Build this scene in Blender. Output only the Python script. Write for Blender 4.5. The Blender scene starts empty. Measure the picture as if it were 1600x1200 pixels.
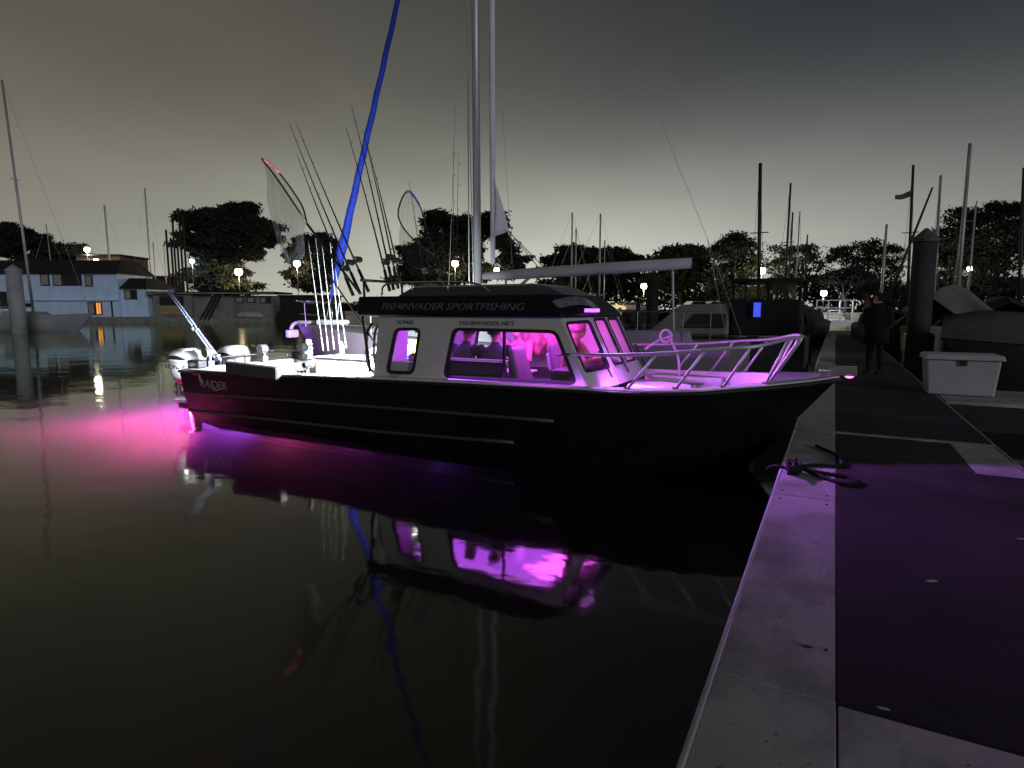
import bpy, math, random
import numpy as np
from mathutils import Vector, Matrix, Euler
random.seed(7); RNG = np.random.default_rng(11)
SC = bpy.context.scene
COL = SC.collection
# ------------------------------------------------------------------ camera
F, H, HY, VX = 930.0, 1.9, 483.0, 1305.0          # focal length in px of a 1600 px wide frame, eye height, horizon row, dock vanishing point
PITCH = math.atan((600 - HY) / F)
HEAD = math.atan((VX - 800) / (F / math.cos(PITCH)))
cam_d = bpy.data.cameras.new('camera'); cam = bpy.data.objects.new('camera', cam_d); COL.objects.link(cam)
cam.location = (0, 0, H)
cam.rotation_euler = (math.pi / 2 - PITCH, 0, HEAD)
cam_d.sensor_width = 36.0; cam_d.lens = 36.0 * F / 1600.0; cam_d.clip_end = 3000; cam_d.clip_start = 0.05
SC.camera = cam
_fw = np.array([-math.sin(HEAD) * math.cos(PITCH), math.cos(HEAD) * math.cos(PITCH), -math.sin(PITCH)])
_rt = np.array([math.cos(HEAD), math.sin(HEAD), 0.0]); _up = np.cross(_rt, _fw)
def at(px, py, d):
    return Vector(np.array([0, 0, H]) + (_fw + _rt * (px - 800) / F - _up * (py - 600) / F) * d)
def aty(px, py, Y):
    r = _fw + _rt * (px - 800) / F - _up * (py - 600) / F
    return Vector(np.array([0, 0, H]) + r * (Y / r[1]))
def ground(px, d, z=0.0):
    v = at(px, HY, d); return Vector((v.x, v.y, z))
# ------------------------------------------------------------------ night sky, one weak lamp-like sun, exposure
w = bpy.data.worlds.new('World'); SC.world = w; w.use_nodes = True
nt = w.node_tree; nt.nodes.clear()
def N(t, **k):
    n = nt.nodes.new(t)
    for a, b in k.items(): setattr(n, a, b)
    return n
def L(a, b): nt.links.new(a, b)
out = N('ShaderNodeOutputWorld'); bg = N('ShaderNodeBackground'); L(bg.outputs[0], out.inputs[0])
tc = N('ShaderNodeTexCoord'); nrm = N('ShaderNodeVectorMath', operation='NORMALIZE'); L(tc.outputs['Generated'], nrm.inputs[0])
sep = N('ShaderNodeSeparateXYZ'); L(nrm.outputs[0], sep.inputs[0])
def math_(op, a, b=None, clamp=False):
    n = N('ShaderNodeMath', operation=op, use_clamp=clamp)
    for i, x in enumerate((a, b)):
        if x is None: continue
        if isinstance(x, (int, float)): n.inputs[i].default_value = x
        else: L(x, n.inputs[i])
    return n.outputs[0]
def dot_(v):
    n = N('ShaderNodeVectorMath', operation='DOT_PRODUCT'); L(nrm.outputs[0], n.inputs[0]); n.inputs[1].default_value = v; return n.outputs['Value']
zz = math_('MAXIMUM', sep.outputs['Z'], 0.0)
side = N('ShaderNodeMapRange', interpolation_type='SMOOTHSTEP'); L(dot_(tuple(_rt)), side.inputs[0])
side.inputs[1].default_value = -0.55; side.inputs[2].default_value = 0.5
mixc = N('ShaderNodeMix', data_type='RGBA'); L(side.outputs[0], mixc.inputs['Factor'])
mixc.inputs['A'].default_value = (0.130, 0.121, 0.099, 1); mixc.inputs['B'].default_value = (0.034, 0.040, 0.049, 1)
fade = math_('DIVIDE', 1.0, math_('ADD', 1.0, math_('MULTIPLY', math_('MULTIPLY', zz, zz), 2.6)))
base = N('ShaderNodeVectorMath', operation='SCALE'); L(mixc.outputs['Result'], base.inputs[0]); L(fade, base.inputs['Scale'])
g0 = at(925, 470, 1.0) - Vector((0, 0, H)); g0.z = 0; g0.normalize()      # town glow on the cloud, low over the far shore
gd = math_('DIVIDE', math_('SUBTRACT', 1.0, dot_(tuple(g0))), 0.27)
gz = math_('DIVIDE', zz, 0.205)
ex = math_('POWER', 2.71828, math_('MULTIPLY', math_('ADD', math_('MULTIPLY', gz, gz), gd), -1.0))
cl = N('ShaderNodeTexNoise'); cl.inputs['Scale'].default_value = 2.2; cl.inputs['Detail'].default_value = 3.0
mp = N('ShaderNodeMapping'); mp.inputs['Scale'].default_value = (1, 1, 3.0); L(nrm.outputs[0], mp.inputs[0]); L(mp.outputs[0], cl.inputs['Vector'])
cf = math_('ADD', math_('MULTIPLY', cl.outputs[0], 0.5), 0.75)
glow = N('ShaderNodeVectorMath', operation='SCALE'); glow.inputs[0].default_value = (0.57, 0.58, 0.495); L(ex, glow.inputs['Scale'])
add = N('ShaderNodeVectorMath', operation='ADD'); L(base.outputs[0], add.inputs[0]); L(glow.outputs[0], add.inputs[1])
fin = N('ShaderNodeVectorMath', operation='SCALE'); L(add.outputs[0], fin.inputs[0]); L(cf, fin.inputs['Scale'])
L(fin.outputs[0], bg.inputs['Color']); bg.inputs['Strength'].default_value = 1.0
sun_d = bpy.data.lights.new('sun', 'SUN'); sun = bpy.data.objects.new('sun', sun_d); COL.objects.link(sun)
sun_d.energy = 0.62; sun_d.angle = math.radians(14); sun_d.color = (0.86, 0.93, 1.0)
sun.rotation_euler = Vector((-0.86, 0.52, -0.24)).to_track_quat('-Z', 'Y').to_euler()
SC.view_settings.view_transform = 'Standard'; SC.view_settings.look = 'None'
SC.view_settings.exposure = 0.0; SC.view_settings.gamma = 1.0; SC.view_settings.use_curve_mapping = False
SC.cycles.use_denoising = True
SC.cycles.max_bounces = 8; SC.cycles.transparent_max_bounces = 16
SC.cycles.sample_clamp_indirect = 3.0; SC.cycles.sample_clamp_direct = 30.0; SC.cycles.caustics_reflective = False; SC.cycles.caustics_refractive = False
# ------------------------------------------------------------------ materials
MATS = {}
def M(name, col, rough=0.6, metal=0.0, var=0.12, scale=6.0, bump=0.0, ior=1.45, bscale=None, spec=0.5):
    if name in MATS: return MATS[name]
    m = bpy.data.materials.new(name); m.use_nodes = True; t = m.node_tree; b = t.nodes['Principled BSDF']
    b.inputs['Roughness'].default_value = rough; b.inputs['Metallic'].default_value = metal; b.inputs['IOR'].default_value = ior; b.inputs['Specular IOR Level'].default_value = spec
    c = t.nodes.new('ShaderNodeTexCoord'); n = t.nodes.new('ShaderNodeTexNoise'); n.inputs['Scale'].default_value = scale; n.inputs['Detail'].default_value = 5.0
    t.links.new(c.outputs['Object'], n.inputs['Vector'])
    r = t.nodes.new('ShaderNodeValToRGB'); r.color_ramp.elements[0].position = 0.3; r.color_ramp.elements[1].position = 0.7
    r.color_ramp.elements[0].color = tuple(max(0, x * (1 - var)) for x in col) + (1,)
    r.color_ramp.elements[1].color = tuple(min(1, x * (1 + var)) for x in col) + (1,)
    t.links.new(n.outputs[0], r.inputs[0]); t.links.new(r.outputs[0], b.inputs['Base Color'])
    if bump:
        n2 = t.nodes.new('ShaderNodeTexNoise'); n2.inputs['Scale'].default_value = bscale or scale * 6; n2.inputs['Detail'].default_value = 4.0
        t.links.new(c.outputs['Object'], n2.inputs['Vector'])
        bp = t.nodes.new('ShaderNodeBump'); bp.inputs['Strength'].default_value = bump; bp.inputs['Distance'].default_value = 0.01
        t.links.new(n2.outputs[0], bp.inputs['Height']); t.links.new(bp.outputs[0], b.inputs['Normal'])
    MATS[name] = m; return m
def EM(name, col, strength):
    if name in MATS: return MATS[name]
    m = bpy.data.materials.new(name); m.use_nodes = True; b = m.node_tree.nodes['Principled BSDF']
    b.inputs['Base Color'].default_value = tuple(col) + (1,); b.inputs['Emission Color'].default_value = tuple(col) + (1,)
    b.inputs['Emission Strength'].default_value = strength; MATS[name] = m; return m
def GLASS(name, tint=(1, 1, 1), refl=0.06):
    if name in MATS: return MATS[name]
    m = bpy.data.materials.new(name); m.use_nodes = True; t = m.node_tree; t.nodes.clear()
    o = t.nodes.new('ShaderNodeOutputMaterial'); tr = t.nodes.new('ShaderNodeBsdfTransparent'); gl = t.nodes.new('ShaderNodeBsdfGlossy')
    tr.inputs[0].default_value = tuple(tint) + (1,); gl.inputs['Roughness'].default_value = 0.02
    ge = t.nodes.new('ShaderNodeNewGeometry'); mr = t.nodes.new('ShaderNodeMapRange'); mr.inputs[3].default_value = 1.45; mr.inputs[4].default_value = 1 / 1.45; t.links.new(ge.outputs['Backfacing'], mr.inputs[0])
    fr = t.nodes.new('ShaderNodeFresnel'); t.links.new(mr.outputs[0], fr.inputs[0]); mx = t.nodes.new('ShaderNodeMixShader')
    t.links.new(fr.outputs[0], mx.inputs[0]); t.links.new(tr.outputs[0], mx.inputs[1]); t.links.new(gl.outputs[0], mx.inputs[2]); t.links.new(mx.outputs[0], o.inputs[0])
    MATS[name] = m; return m
def water_material():
    m = bpy.data.materials.new('harbour_water'); m.use_nodes = True; t = m.node_tree; t.nodes.clear()
    o = t.nodes.new('ShaderNodeOutputMaterial'); tr = t.nodes.new('ShaderNodeBsdfTransparent'); gl = t.nodes.new('ShaderNodeBsdfGlossy'); gl.inputs['Roughness'].default_value = 0.06; gl.inputs['Color'].default_value = (0.96, 1.0, 0.84, 1)
    fr = t.nodes.new('ShaderNodeFresnel'); fr.inputs[0].default_value = 1.70; mx = t.nodes.new('ShaderNodeMixShader')
    c = t.nodes.new('ShaderNodeTexCoord')
    hs = []
    for sc, st in ((0.45, 1.0), (2.0, 0.22), (8.0, 0.035)):
        mpn = t.nodes.new('ShaderNodeMapping'); mpn.inputs['Scale'].default_value = (1.0, 1.6, 1.0); mpn.inputs['Rotation'].default_value = (0, 0, 0.5)
        t.links.new(c.outputs['Object'], mpn.inputs[0])
        n = t.nodes.new('ShaderNodeTexNoise'); n.inputs['Scale'].default_value = sc; n.inputs['Detail'].default_value = 1.5
        t.links.new(mpn.outputs[0], n.inputs['Vector'])
        k = t.nodes.new('ShaderNodeMath'); k.operation = 'MULTIPLY'; k.inputs[1].default_value = st; t.links.new(n.outputs[0], k.inputs[0]); hs.append(k)
    a1 = t.nodes.new('ShaderNodeMath'); t.links.new(hs[0].outputs[0], a1.inputs[0]); t.links.new(hs[1].outputs[0], a1.inputs[1])
    a2 = t.nodes.new('ShaderNodeMath'); t.links.new(a1.outputs[0], a2.inputs[0]); t.links.new(hs[2].outputs[0], a2.inputs[1])
    bp = t.nodes.new('ShaderNodeBump'); bp.inputs['Strength'].default_value = 1.0; bp.inputs['Distance'].default_value = 0.012
    t.links.new(a2.outputs[0], bp.inputs['Height'])
    for x in (gl, fr): t.links.new(bp.outputs[0], x.inputs['Normal'])
    t.links.new(fr.outputs[0], mx.inputs[0]); t.links.new(tr.outputs[0], mx.inputs[1]); t.links.new(gl.outputs[0], mx.inputs[2]); t.links.new(mx.outputs[0], o.inputs['Surface'])
    vs = t.nodes.new('ShaderNodeVolumeScatter'); vs.inputs['Color'].default_value = (0.80, 0.80, 0.58, 1); vs.inputs['Density'].default_value = 0.15
    va = t.nodes.new('ShaderNodeVolumeAbsorption'); va.inputs['Color'].default_value = (0.32, 0.34, 0.28, 1); va.inputs['Density'].default_value = 0.75
    ad = t.nodes.new('ShaderNodeAddShader'); t.links.new(vs.outputs[0], ad.inputs[0]); t.links.new(va.outputs[0], ad.inputs[1]); t.links.new(ad.outputs[0], o.inputs['Volume'])
    return m
HULL = M('black_hull_paint', (0.008, 0.008, 0.011), 0.38, 0.0, 0.3, 3, spec=0.18)
HULLTRIM = M('brushed_hull_rail', (0.075, 0.068, 0.066), 0.5, 0.4, 0.15, 10)
WHITE = M('white_boat_paint', (0.56, 0.53, 0.53), 0.4, 0, 0.06, 4)
DECKW = M('white_nonskid_deck', (0.66, 0.65, 0.63), 0.55, 0, 0.08, 14, 0.15)
ROOFB = M('black_roof_paint', (0.006, 0.006, 0.010), 0.4, 0, 0.2, 4, spec=0.2)
ROOFG = M('grey_roof_panel', (0.04, 0.04, 0.045), 0.35, 0, 0.25, 5)
RUBBER = M('black_rubber', (0.012, 0.012, 0.013), 0.6, 0, 0.2, 20)
STEEL = M('polished_stainless', (0.62, 0.62, 0.64), 0.22, 1.0, 0.08, 20)
RAILM = M('satin_stainless_rail', (0.66, 0.64, 0.66), 0.42, 0.55, 0.08, 20)
DSTEEL = M('dark_anodised_tube', (0.06, 0.06, 0.065), 0.35, 0.8, 0.2, 20)
PANE = GLASS('clear_window_glass')
LETTER = M('silver_grey_lettering', (0.12, 0.12, 0.13), 0.5, 0, 0.25, 30)
LOGO = M('pale_logo_decal', (0.30, 0.24, 0.24), 0.5, 0, 0.15, 30)
DLETTER = M('dark_small_lettering', (0.025, 0.022, 0.03), 0.5, 0, 0.2, 30)
VINYL = M('grey_seat_vinyl', (0.10, 0.09, 0.13), 0.5, 0, 0.15, 9, 0.1)
DVINYL = M('charcoal_seat_vinyl', (0.07, 0.06, 0.08), 0.5, 0, 0.2, 9, 0.1)
ROPE = M('black_rope', (0.012, 0.011, 0.013), 0.9, 0, 0.4, 60, 0.6)
# ------------------------------------------------------------------ mesh building
ORG = {}
class MB:
    def __init__(s): s.v = []; s.f = []
    def add(s, vs, fs):
        o = len(s.v); s.v += [tuple(p) for p in vs]; s.f += [tuple(o + i for i in f) for f in fs]; return s
    def hexa(s, p):
        return s.add(p, [(3, 2, 1, 0), (4, 5, 6, 7), (0, 1, 5, 4), (1, 2, 6, 5), (2, 3, 7, 6), (3, 0, 4, 7)])
    def box(s, c, sz, rz=0.0, rot=None):
        R = rot if rot is not None else Matrix.Rotation(rz, 3, 'Z'); c = Vector(c); x, y, z = (k / 2 for k in sz)
        return s.hexa([c + R @ Vector(q) for q in ((-x, -y, -z), (x, -y, -z), (x, y, -z), (-x, y, -z), (-x, -y, z), (x, -y, z), (x, y, z), (-x, y, z))])
    def loft(s, rings, closed=True, cap=True):
        n = len(rings[0]); o = len(s.v); fs = []
        for r in rings: s.v += [tuple(p) for p in r]
        for i in range(len(rings) - 1):
            for j in range(n if closed else n - 1):
                k = (j + 1) % n; fs.append((o + i * n + j, o + i * n + k, o + (i + 1) * n + k, o + (i + 1) * n + j))
        if cap and closed:
            fs.append(tuple(o + j for j in reversed(range(n)))); e = o + (len(rings) - 1) * n; fs.append(tuple(e + j for j in range(n)))
        s.f += fs; return s
    def tube(s, pts, r, n=8, cap=True, flat=1.0):
        pts = [Vector(p) for p in pts]; rr = r if isinstance(r, (list, tuple)) else [r] * len(pts)
        t0 = (pts[1] - pts[0]).normalized(); u = t0.orthogonal().normalized(); rings = []
        for i, p in enumerate(pts):
            t = (pts[min(i + 1, len(pts) - 1)] - pts[max(i - 1, 0)])
            t = t.normalized() if t.length > 1e-9 else t0
            u = (u - t * u.dot(t)); u = u.normalized() if u.length > 1e-6 else t.orthogonal().normalized(); v = t.cross(u)
            rings.append([p + (u * math.cos(2 * math.pi * j / n) + v * math.sin(2 * math.pi * j / n) * flat) * rr[i] for j in range(n)])
        return s.loft(rings, True, cap)
    def ball(s, c, r, n=12, m=8, R=None):
        c = Vector(c); r = (r, r, r) if isinstance(r, (int, float)) else r; rings = []
        for i in range(m + 1):
            a = -math.pi / 2 + math.pi * i / m; ca = max(math.cos(a), 0.02)
            ring = []
            for j in range(n):
                q = Vector((r[0] * ca * math.cos(2 * math.pi * j / n), r[1] * ca * math.sin(2 * math.pi * j / n), r[2] * math.sin(a)))
                ring.append(c + (R @ q if R is not None else q))
            rings.append(ring)
        return s.loft(rings)
    def prism(s, poly, off):
        off = Vector(off); return s.loft([[Vector(p) for p in poly], [Vector(p) + off for p in poly]])
    def build(s, name, mat, parent=None, smooth=False, bevel=0.0, solid=0.0):
        me = bpy.data.meshes.new(name); org = ORG.get(parent, Vector())
        me.from_pydata([(p[0] - org.x, p[1] - org.y, p[2] - org.z) for p in s.v], [], s.f); me.update()
        o = bpy.data.objects.new(name, me); COL.objects.link(o)
        if mat: me.materials.append(mat)
        if parent is not None: o.parent = parent; ORG[o] = org
        if smooth: me.polygons.foreach_set('use_smooth', [True] * len(me.polygons))
        if solid:
            md = o.modifiers.new('solid', 'SOLIDIFY'); md.thickness = solid; md.offset = 0.0
        if bevel:
            md = o.modifiers.new('bevel', 'BEVEL'); md.width = bevel; md.segments = 2; md.limit_method = 'ANGLE'; md.angle_limit = math.radians(40)
        return o
def tag(o, label=None, cat=None, group=None, kind=None):
    for k, v in (('label', label), ('category', cat), ('group', group), ('kind', kind)):
        if v: o[k] = v
    return o
def thing(name, label, cat, loc=(0, 0, 0), group=None):
    o = bpy.data.objects.new(name, None); COL.objects.link(o); o.location = loc; o.empty_display_size = 0.1
    ORG[o] = Vector(loc); return tag(o, label, cat, group)
def lone(mb, name, mat, label, cat, loc=None, group=None, kind=None, **k):
    """a thing that is one mesh, its origin at its base"""
    o = mb.build(name, mat, None, **k)
    if loc is not None:
        loc = Vector(loc); o.data.transform(Matrix.Translation(-loc)); o.location = loc
    return tag(o, label, cat, group, kind)
def lamp(kind, name, loc, col, power, parent=None, to=None, **k):
    d = bpy.data.lights.new(name, kind); d.energy = power; d.color = col
    for a, b in k.items(): setattr(d, a, b)
    o = bpy.data.objects.new(name, d); COL.objects.link(o); o.location = Vector(loc) - ORG.get(parent, Vector())
    if parent is not None: o.parent = parent
    if to is not None: o.rotation_euler = (Vector(to) - Vector(loc)).to_track_quat('-Z', 'Y').to_euler()
    return o
def rrect(c, rad, k=5):
    """rounded quad: four corners (counter-clockwise) -> per-corner arcs of points"""
    c = [Vector(p) for p in c]; arcs = []
    for i in range(4):
        p, a, b = c[i], c[i - 1], c[(i + 1) % 4]
        A = p + (a - p).normalized() * rad; B = p + (b - p).normalized() * rad
        arcs.append([(A * (1 - t) ** 2 + p * 2 * t * (1 - t) + B * t * t) for t in [j / k for j in range(k + 1)]])
    return arcs
def holed(mb, outer, arcs):
    """a wall cell with a rounded window hole in it"""
    for i in range(4):
        c, d = Vector(outer[i]), Vector(outer[(i + 1) % 4]); a = arcs[i]
        for j in range(len(a) - 1): mb.add([c, a[j], a[j + 1]], [(0, 2, 1)])
        mb.add([c, d, arcs[(i + 1) % 4][0], a[-1]], [(0, 1, 2, 3)])
def ring_frame(mb, arcs, wdt, nrm, depth):
    pts = [p for a in arcs for p in a]; n = len(pts); cen = sum(pts, Vector()) / n; nrm = Vector(nrm).normalized()
    inn = []
    for i, p in enumerate(pts):
        t = (pts[(i + 1) % n] - pts[i - 1]).normalized(); q = nrm.cross(t)
        if q.dot(cen - p) < 0: q = -q
        inn.append((p - q * wdt * 0.45, p + q * wdt * 0.55))
    rings = [[i[0] + nrm * depth for i in inn], [i[1] + nrm * depth for i in inn], [i[1] - nrm * depth for i in inn], [i[0] - nrm * depth for i in inn], [i[0] + nrm * depth for i in inn]]
    mb.loft(rings, True, False)
def text_mesh(name, body, size, org, xd, yd, mat, parent, shear=0.0, spacing=1.0, width=None, depth=0.003):
    cu = bpy.data.curves.new('lettering', 'FONT'); cu.body = body; cu.size = size; cu.shear = shear; cu.space_character = spacing; cu.extrude = depth; cu.resolution_u = 2
    t = bpy.data.objects.new('lettering_source', cu); COL.objects.link(t)
    dg = bpy.context.evaluated_depsgraph_get(); dg.update(); me = bpy.data.meshes.new_from_object(t.evaluated_get(dg)); bpy.data.objects.remove(t)
    xd = Vector(xd).normalized(); yd = Vector(yd).normalized(); zd = xd.cross(yd).normalized()
    n = len(me.vertices); co = np.empty(n * 3); me.vertices.foreach_get('co', co); co = co.reshape(-1, 3)
    s = (width / (co[:, 0].max() - co[:, 0].min())) if width else 1.0
    P = np.array(org) - np.array(ORG.get(parent, Vector())) + np.outer((co[:, 0] - co[:, 0].min()) * s, xd) + np.outer(co[:, 1], yd) + np.outer(co[:, 2] + depth, zd)
    me.vertices.foreach_set('co', P.ravel()); me.update(); me.materials.clear(); me.materials.append(mat)
    o = bpy.data.objects.new(name, me); COL.objects.link(o); o.parent = parent; ORG[o] = ORG.get(parent, Vector()); return o
def interp(x, xs, ys): return float(np.interp(x, xs, ys))
def arcpts(pts, n=8):
    """Catmull-Rom through the points"""
    P = [Vector(p) for p in pts]; P = [P[0] * 2 - P[1]] + P + [P[-1] * 2 - P[-2]]; o = []
    for i in range(1, len(P) - 2):
        for k in range(n):
            t = k / n; a, b, c, d = P[i - 1:i + 3]
            o.append(0.5 * ((2 * b) + (c - a) * t + (2 * a - 5 * b + 4 * c - d) * t * t + (3 * b - a - 3 * c + d) * t ** 3))
    o.append(P[-2]); return o
# ================================================================== the setting
WATER = water_material()
mb = MB(); mb.hexa([(-1500, -300, -4), (900, -300, -4), (900, 1800, -4), (-1500, 1800, -4), (-1500, -300, 0), (900, -300, 0), (900, 1800, 0), (-1500, 1800, 0)])   # a body of murky water
wat = mb.build('water', WATER); wat['kind'] = 'structure'
LANDM = M('dark_shore_ground', (0.045, 0.042, 0.033), 0.9, 0, 0.4, 0.4, 0.3)
LZ = 1.45
edge = [(-900, 150), (-200, 104), (300, 99), (820, 98), (900, 84), (960, 70), (1100, 64), (1270, 60), (1400, 56), (1560, 50), (1900, 48), (2600, 60)]
front = [ground(p, d, LZ) for p, d in edge]
back = [ground(p, 900, LZ) for p, d in edge]
mb = MB()
for i in range(len(edge) - 1):
    mb.add([front[i], front[i + 1], back[i + 1], back[i]], [(0, 1, 2, 3)])
land = mb.build('ground', LANDM); land['kind'] = 'structure'
WALLM = M('cream_concrete_seawall', (0.42, 0.36, 0.27), 0.85, 0, 0.2, 0.8, 0.3)
mb = MB()
for i in range(len(edge) - 1):
    a, b = front[i], front[i + 1]
    q = [Vector((a.x, a.y, -1)), Vector((b.x, b.y, -1)), b, a]
    inn = Vector((_fw[0], _fw[1], 0)) * 0.4
    mb.loft([[p - inn * 0.02 for p in q], [Vector((p.x, p.y, p.z + (0.12 if k > 1 else 0))) + inn for k, p in enumerate(q)]])
lone(mb, 'seawall', WALLM, 'long pale concrete seawall along the far shore under the trees', 'seawall')
# far band of trees at the back of the land, too far to pick apart
LEAF = M('dark_evergreen_leaves', (0.011, 0.015, 0.008), 0.9, 0, 0.45, 0.5)
LEAF2 = M('grey_green_leaves', (0.020, 0.024, 0.014), 0.9, 0, 0.45, 0.5)
BARK = M('rough_grey_bark', (0.06, 0.05, 0.04), 0.9, 0, 0.35, 4, 0.5)
def leaf_mesh(name, cen, nor, size, mat, parent):
    """one triangle-pair spray per centre, numpy arrays in"""
    n = len(cen); rnd = RNG.normal(size=(n, 3)); u = np.cross(nor, rnd); u /= np.linalg.norm(u, axis=1)[:, None] + 1e-9
    v = np.cross(nor, u); s = size[:, None]
    V = np.stack([cen - u * s, cen + v * s * 0.45, cen + u * s, cen - v * s * 0.45], 1).reshape(-1, 3)
    V = V - np.array(ORG.get(parent, Vector()))
    me = bpy.data.meshes.new(name); me.vertices.add(4 * n); me.vertices.foreach_set('co', V.ravel())
    me.loops.add(4 * n); me.loops.foreach_set('vertex_index', np.arange(4 * n)); me.polygons.add(n)
    me.polygons.foreach_set('loop_start', np.arange(n) * 4); me.polygons.foreach_set('loop_total', np.full(n, 4)); me.update(calc_edges=True)
    me.materials.append(mat); o = bpy.data.objects.new(name, me); COL.objects.link(o)
    if parent is not None: o.parent = parent; ORG[o] = ORG.get(parent, Vector())
    return o
def spray(centers, per, spread, flat, leaf):
    n = len(centers); c = np.repeat(centers, per, 0) + RNG.normal(size=(n * per, 3)) * spread * np.array([1, 1, flat])
    nor = RNG.normal(size=(n * per, 3)) * np.array([0.7, 0.7, 0.6]) + np.array([0, 0, 0.5]); nor /= np.linalg.norm(nor, axis=1)[:, None]
    return c, nor, leaf * RNG.uniform(0.6, 1.4, n * per)
cs = []
for px in np.arange(-500, 1750, 5.0):
    d = (165 if px < 860 else 104) + 8 * math.sin(px * 0.013); hgt = 2.2 + 1.5 * math.sin(px * 0.021) + 1.2 * math.sin(px * 0.057) + random.uniform(-0.5, 0.7)
    if px > 860: hgt = 3.4 + 0.6 * hgt
    for k in range(7):
        g = ground(px + random.uniform(-4, 4), d + random.uniform(-6, 6), LZ); cs.append((g.x, g.y, LZ + 0.2 + random.random() ** 0.8 * max(1.0, hgt)))
c, nn, sz = spray(np.array(cs), 11, 0.7, 0.8, 0.5)
far = leaf_mesh('treeline', c, nn, sz, LEAF, None); tag(far, 'low dark band of trees far behind the shore', 'trees', kind='stuff')
def tree(name, label, d, basepx, blobs, leaf=0.36, dens=1.0, flat=0.45, mat=LEAF, spread=0.55, trunk=0.32, basez=LZ):
    b = ground(basepx, d, basez); t = thing(name, label, 'tree', b, None)
    cen = []; tips = []
    extra = []
    for (x, y, rx, ry) in blobs:
        for k in range(4):
            a = random.uniform(-.35, math.pi + .35); q = random.uniform(.85, 1.18); extra.append((x + rx * q * math.cos(a), y - ry * q * math.sin(a), rx * random.uniform(.16, .34), ry * random.uniform(.14, .30)))
    for (x, y, rx, ry) in list(blobs) + extra:
        p = at(x, y, d + random.uniform(-2.5, 2.5)); R = rx * d / F; Rz = ry * d / F
        if (x, y, rx, ry) not in extra: tips.append((p, R, Rz))
        n = max(5, int(26 * dens * R * max(Rz, 0.8) ** 0.9 / 1.6)); 
        q = RNG.normal(size=(n, 3)); q /= np.linalg.norm(q, axis=1)[:, None]; q *= RNG.uniform(0.35, 1.02, n)[:, None] ** 0.6
        cen.append(np.array(p) + q * np.array([R, R * 0.8, Rz]))
    cen = np.concatenate(cen); c, nn, sz = spray(cen, 16, spread, flat, leaf)
    leaf_mesh('crown', c, nn, sz, mat, t)
    low = min(p.z - rz for p, r, rz in tips); mid = sum((p for p, r, rz in tips), Vector()) / len(tips); top = max(p.z for p, r, rz in tips)
    mb = MB(); fork = Vector(((b.x + mid.x) / 2, (b.y + mid.y) / 2, b.z + (mid.z - b.z) * 0.55))
    mb.tube(arcpts([b - Vector((0, 0, 0.2)), b + (fork - b) * 0.5 + Vector((0.2, 0, 0)), fork, Vector((mid.x, mid.y, mid.z + (top - mid.z) * 0.5))], 5),
            [trunk * (1.25 - 1.05 * i / 15) for i in range(16)], 8)
    for p, r, rz in tips:
        mb.tube(arcpts([fork - Vector((0, 0, 0.6)), fork.lerp(p, 0.45) + Vector((0, 0, -0.3)), p + Vector((0, 0, rz * 0.3))], 4), [trunk * (0.5 - 0.045 * i) for i in range(9)], 6)
    mb.build('trunk', BARK, t, smooth=True)
    return t
tree('cypress_tree', 'large dark cypress with ragged flat top behind the pale houseboat', 106, 362,
     [(322, 338, 32, 10), (378, 330, 26, 11), (345, 352, 50, 18), (402, 358, 32, 12), (318, 380, 36, 16), (372, 382, 38, 20), (338, 408, 36, 16), (348, 432, 32, 14), (420, 374, 15, 6), (392, 398, 16, 9), (300, 352, 14, 5), (352, 450, 44, 10), (310, 432, 22, 10)], dens=1.7)
tree('cypress_tree', 'rounded dark tree behind the dark barge and fishing rods', 105, 495,
     [(490, 382, 26, 14), (463, 400, 14, 10), (500, 408, 24, 22), (462, 428, 12, 12), (496, 434, 22, 14), (511, 394, 11, 22), (492, 448, 24, 8)], dens=1.8)
tree('cypress_tree', 'tall dark tree rising between landing net and sailboat mast', 106, 695,
     [(682, 346, 26, 12), (722, 356, 24, 14), (650, 396, 24, 14), (690, 384, 38, 20), (736, 388, 20, 26), (640, 420, 18, 14), (690, 414, 34, 16), (757, 352, 15, 17), (675, 436, 50, 12), (740, 428, 30, 14)], dens=1.5)
tree('cypress_tree', 'small ragged dark tree just right of the sailboat mast', 104, 790,
     [(792, 388, 12, 16), (802, 407, 18, 7), (784, 372, 8, 9), (778, 350, 9, 20), (795, 425, 24, 10)], dens=1.6)
tree('cypress_tree', 'wide low dark tree behind the boom, left one', 104, 895, [(900, 399, 30, 11), (876, 412, 26, 9), (920, 402, 18, 11), (895, 425, 44, 12), (890, 446, 40, 10)], dens=1.7)
tree('cypress_tree', 'wide low dark tree behind the middle of the boom', 106, 962, [(960, 398, 24, 10), (986, 408, 16, 8), (945, 405, 14, 9), (962, 426, 42, 14), (950, 446, 34, 8)], dens=1.7)
tree('cypress_tree', 'dark domed tree above the free end of the boom', 86, 1062, [(1062, 394, 22, 9), (1045, 410, 32, 13), (1082, 410, 22, 17), (1064, 434, 42, 17), (1034, 440, 22, 10)], dens=1.7)
tree('pine_tree', 'tall dark pine left of the bright warm street lamp', 70, 1148, [(1150, 379, 20, 11), (1138, 396, 26, 12), (1160, 408, 22, 17), (1146, 430, 32, 17), (1130, 450, 22, 12), (1168, 385, 12, 8), (1150, 462, 40, 10)], dens=2.2, leaf=0.2, spread=0.42)
tree('pine_tree', 'sparse airy pine behind the black canopy boat', 72, 1236, [(1222, 390, 18, 6), (1244, 405, 26, 9), (1214, 420, 16, 12), (1264, 416, 20, 12), (1240, 438, 28, 10), (1262, 392, 9, 6)], dens=0.9, leaf=0.19, mat=LEAF2, spread=0.4)
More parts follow.
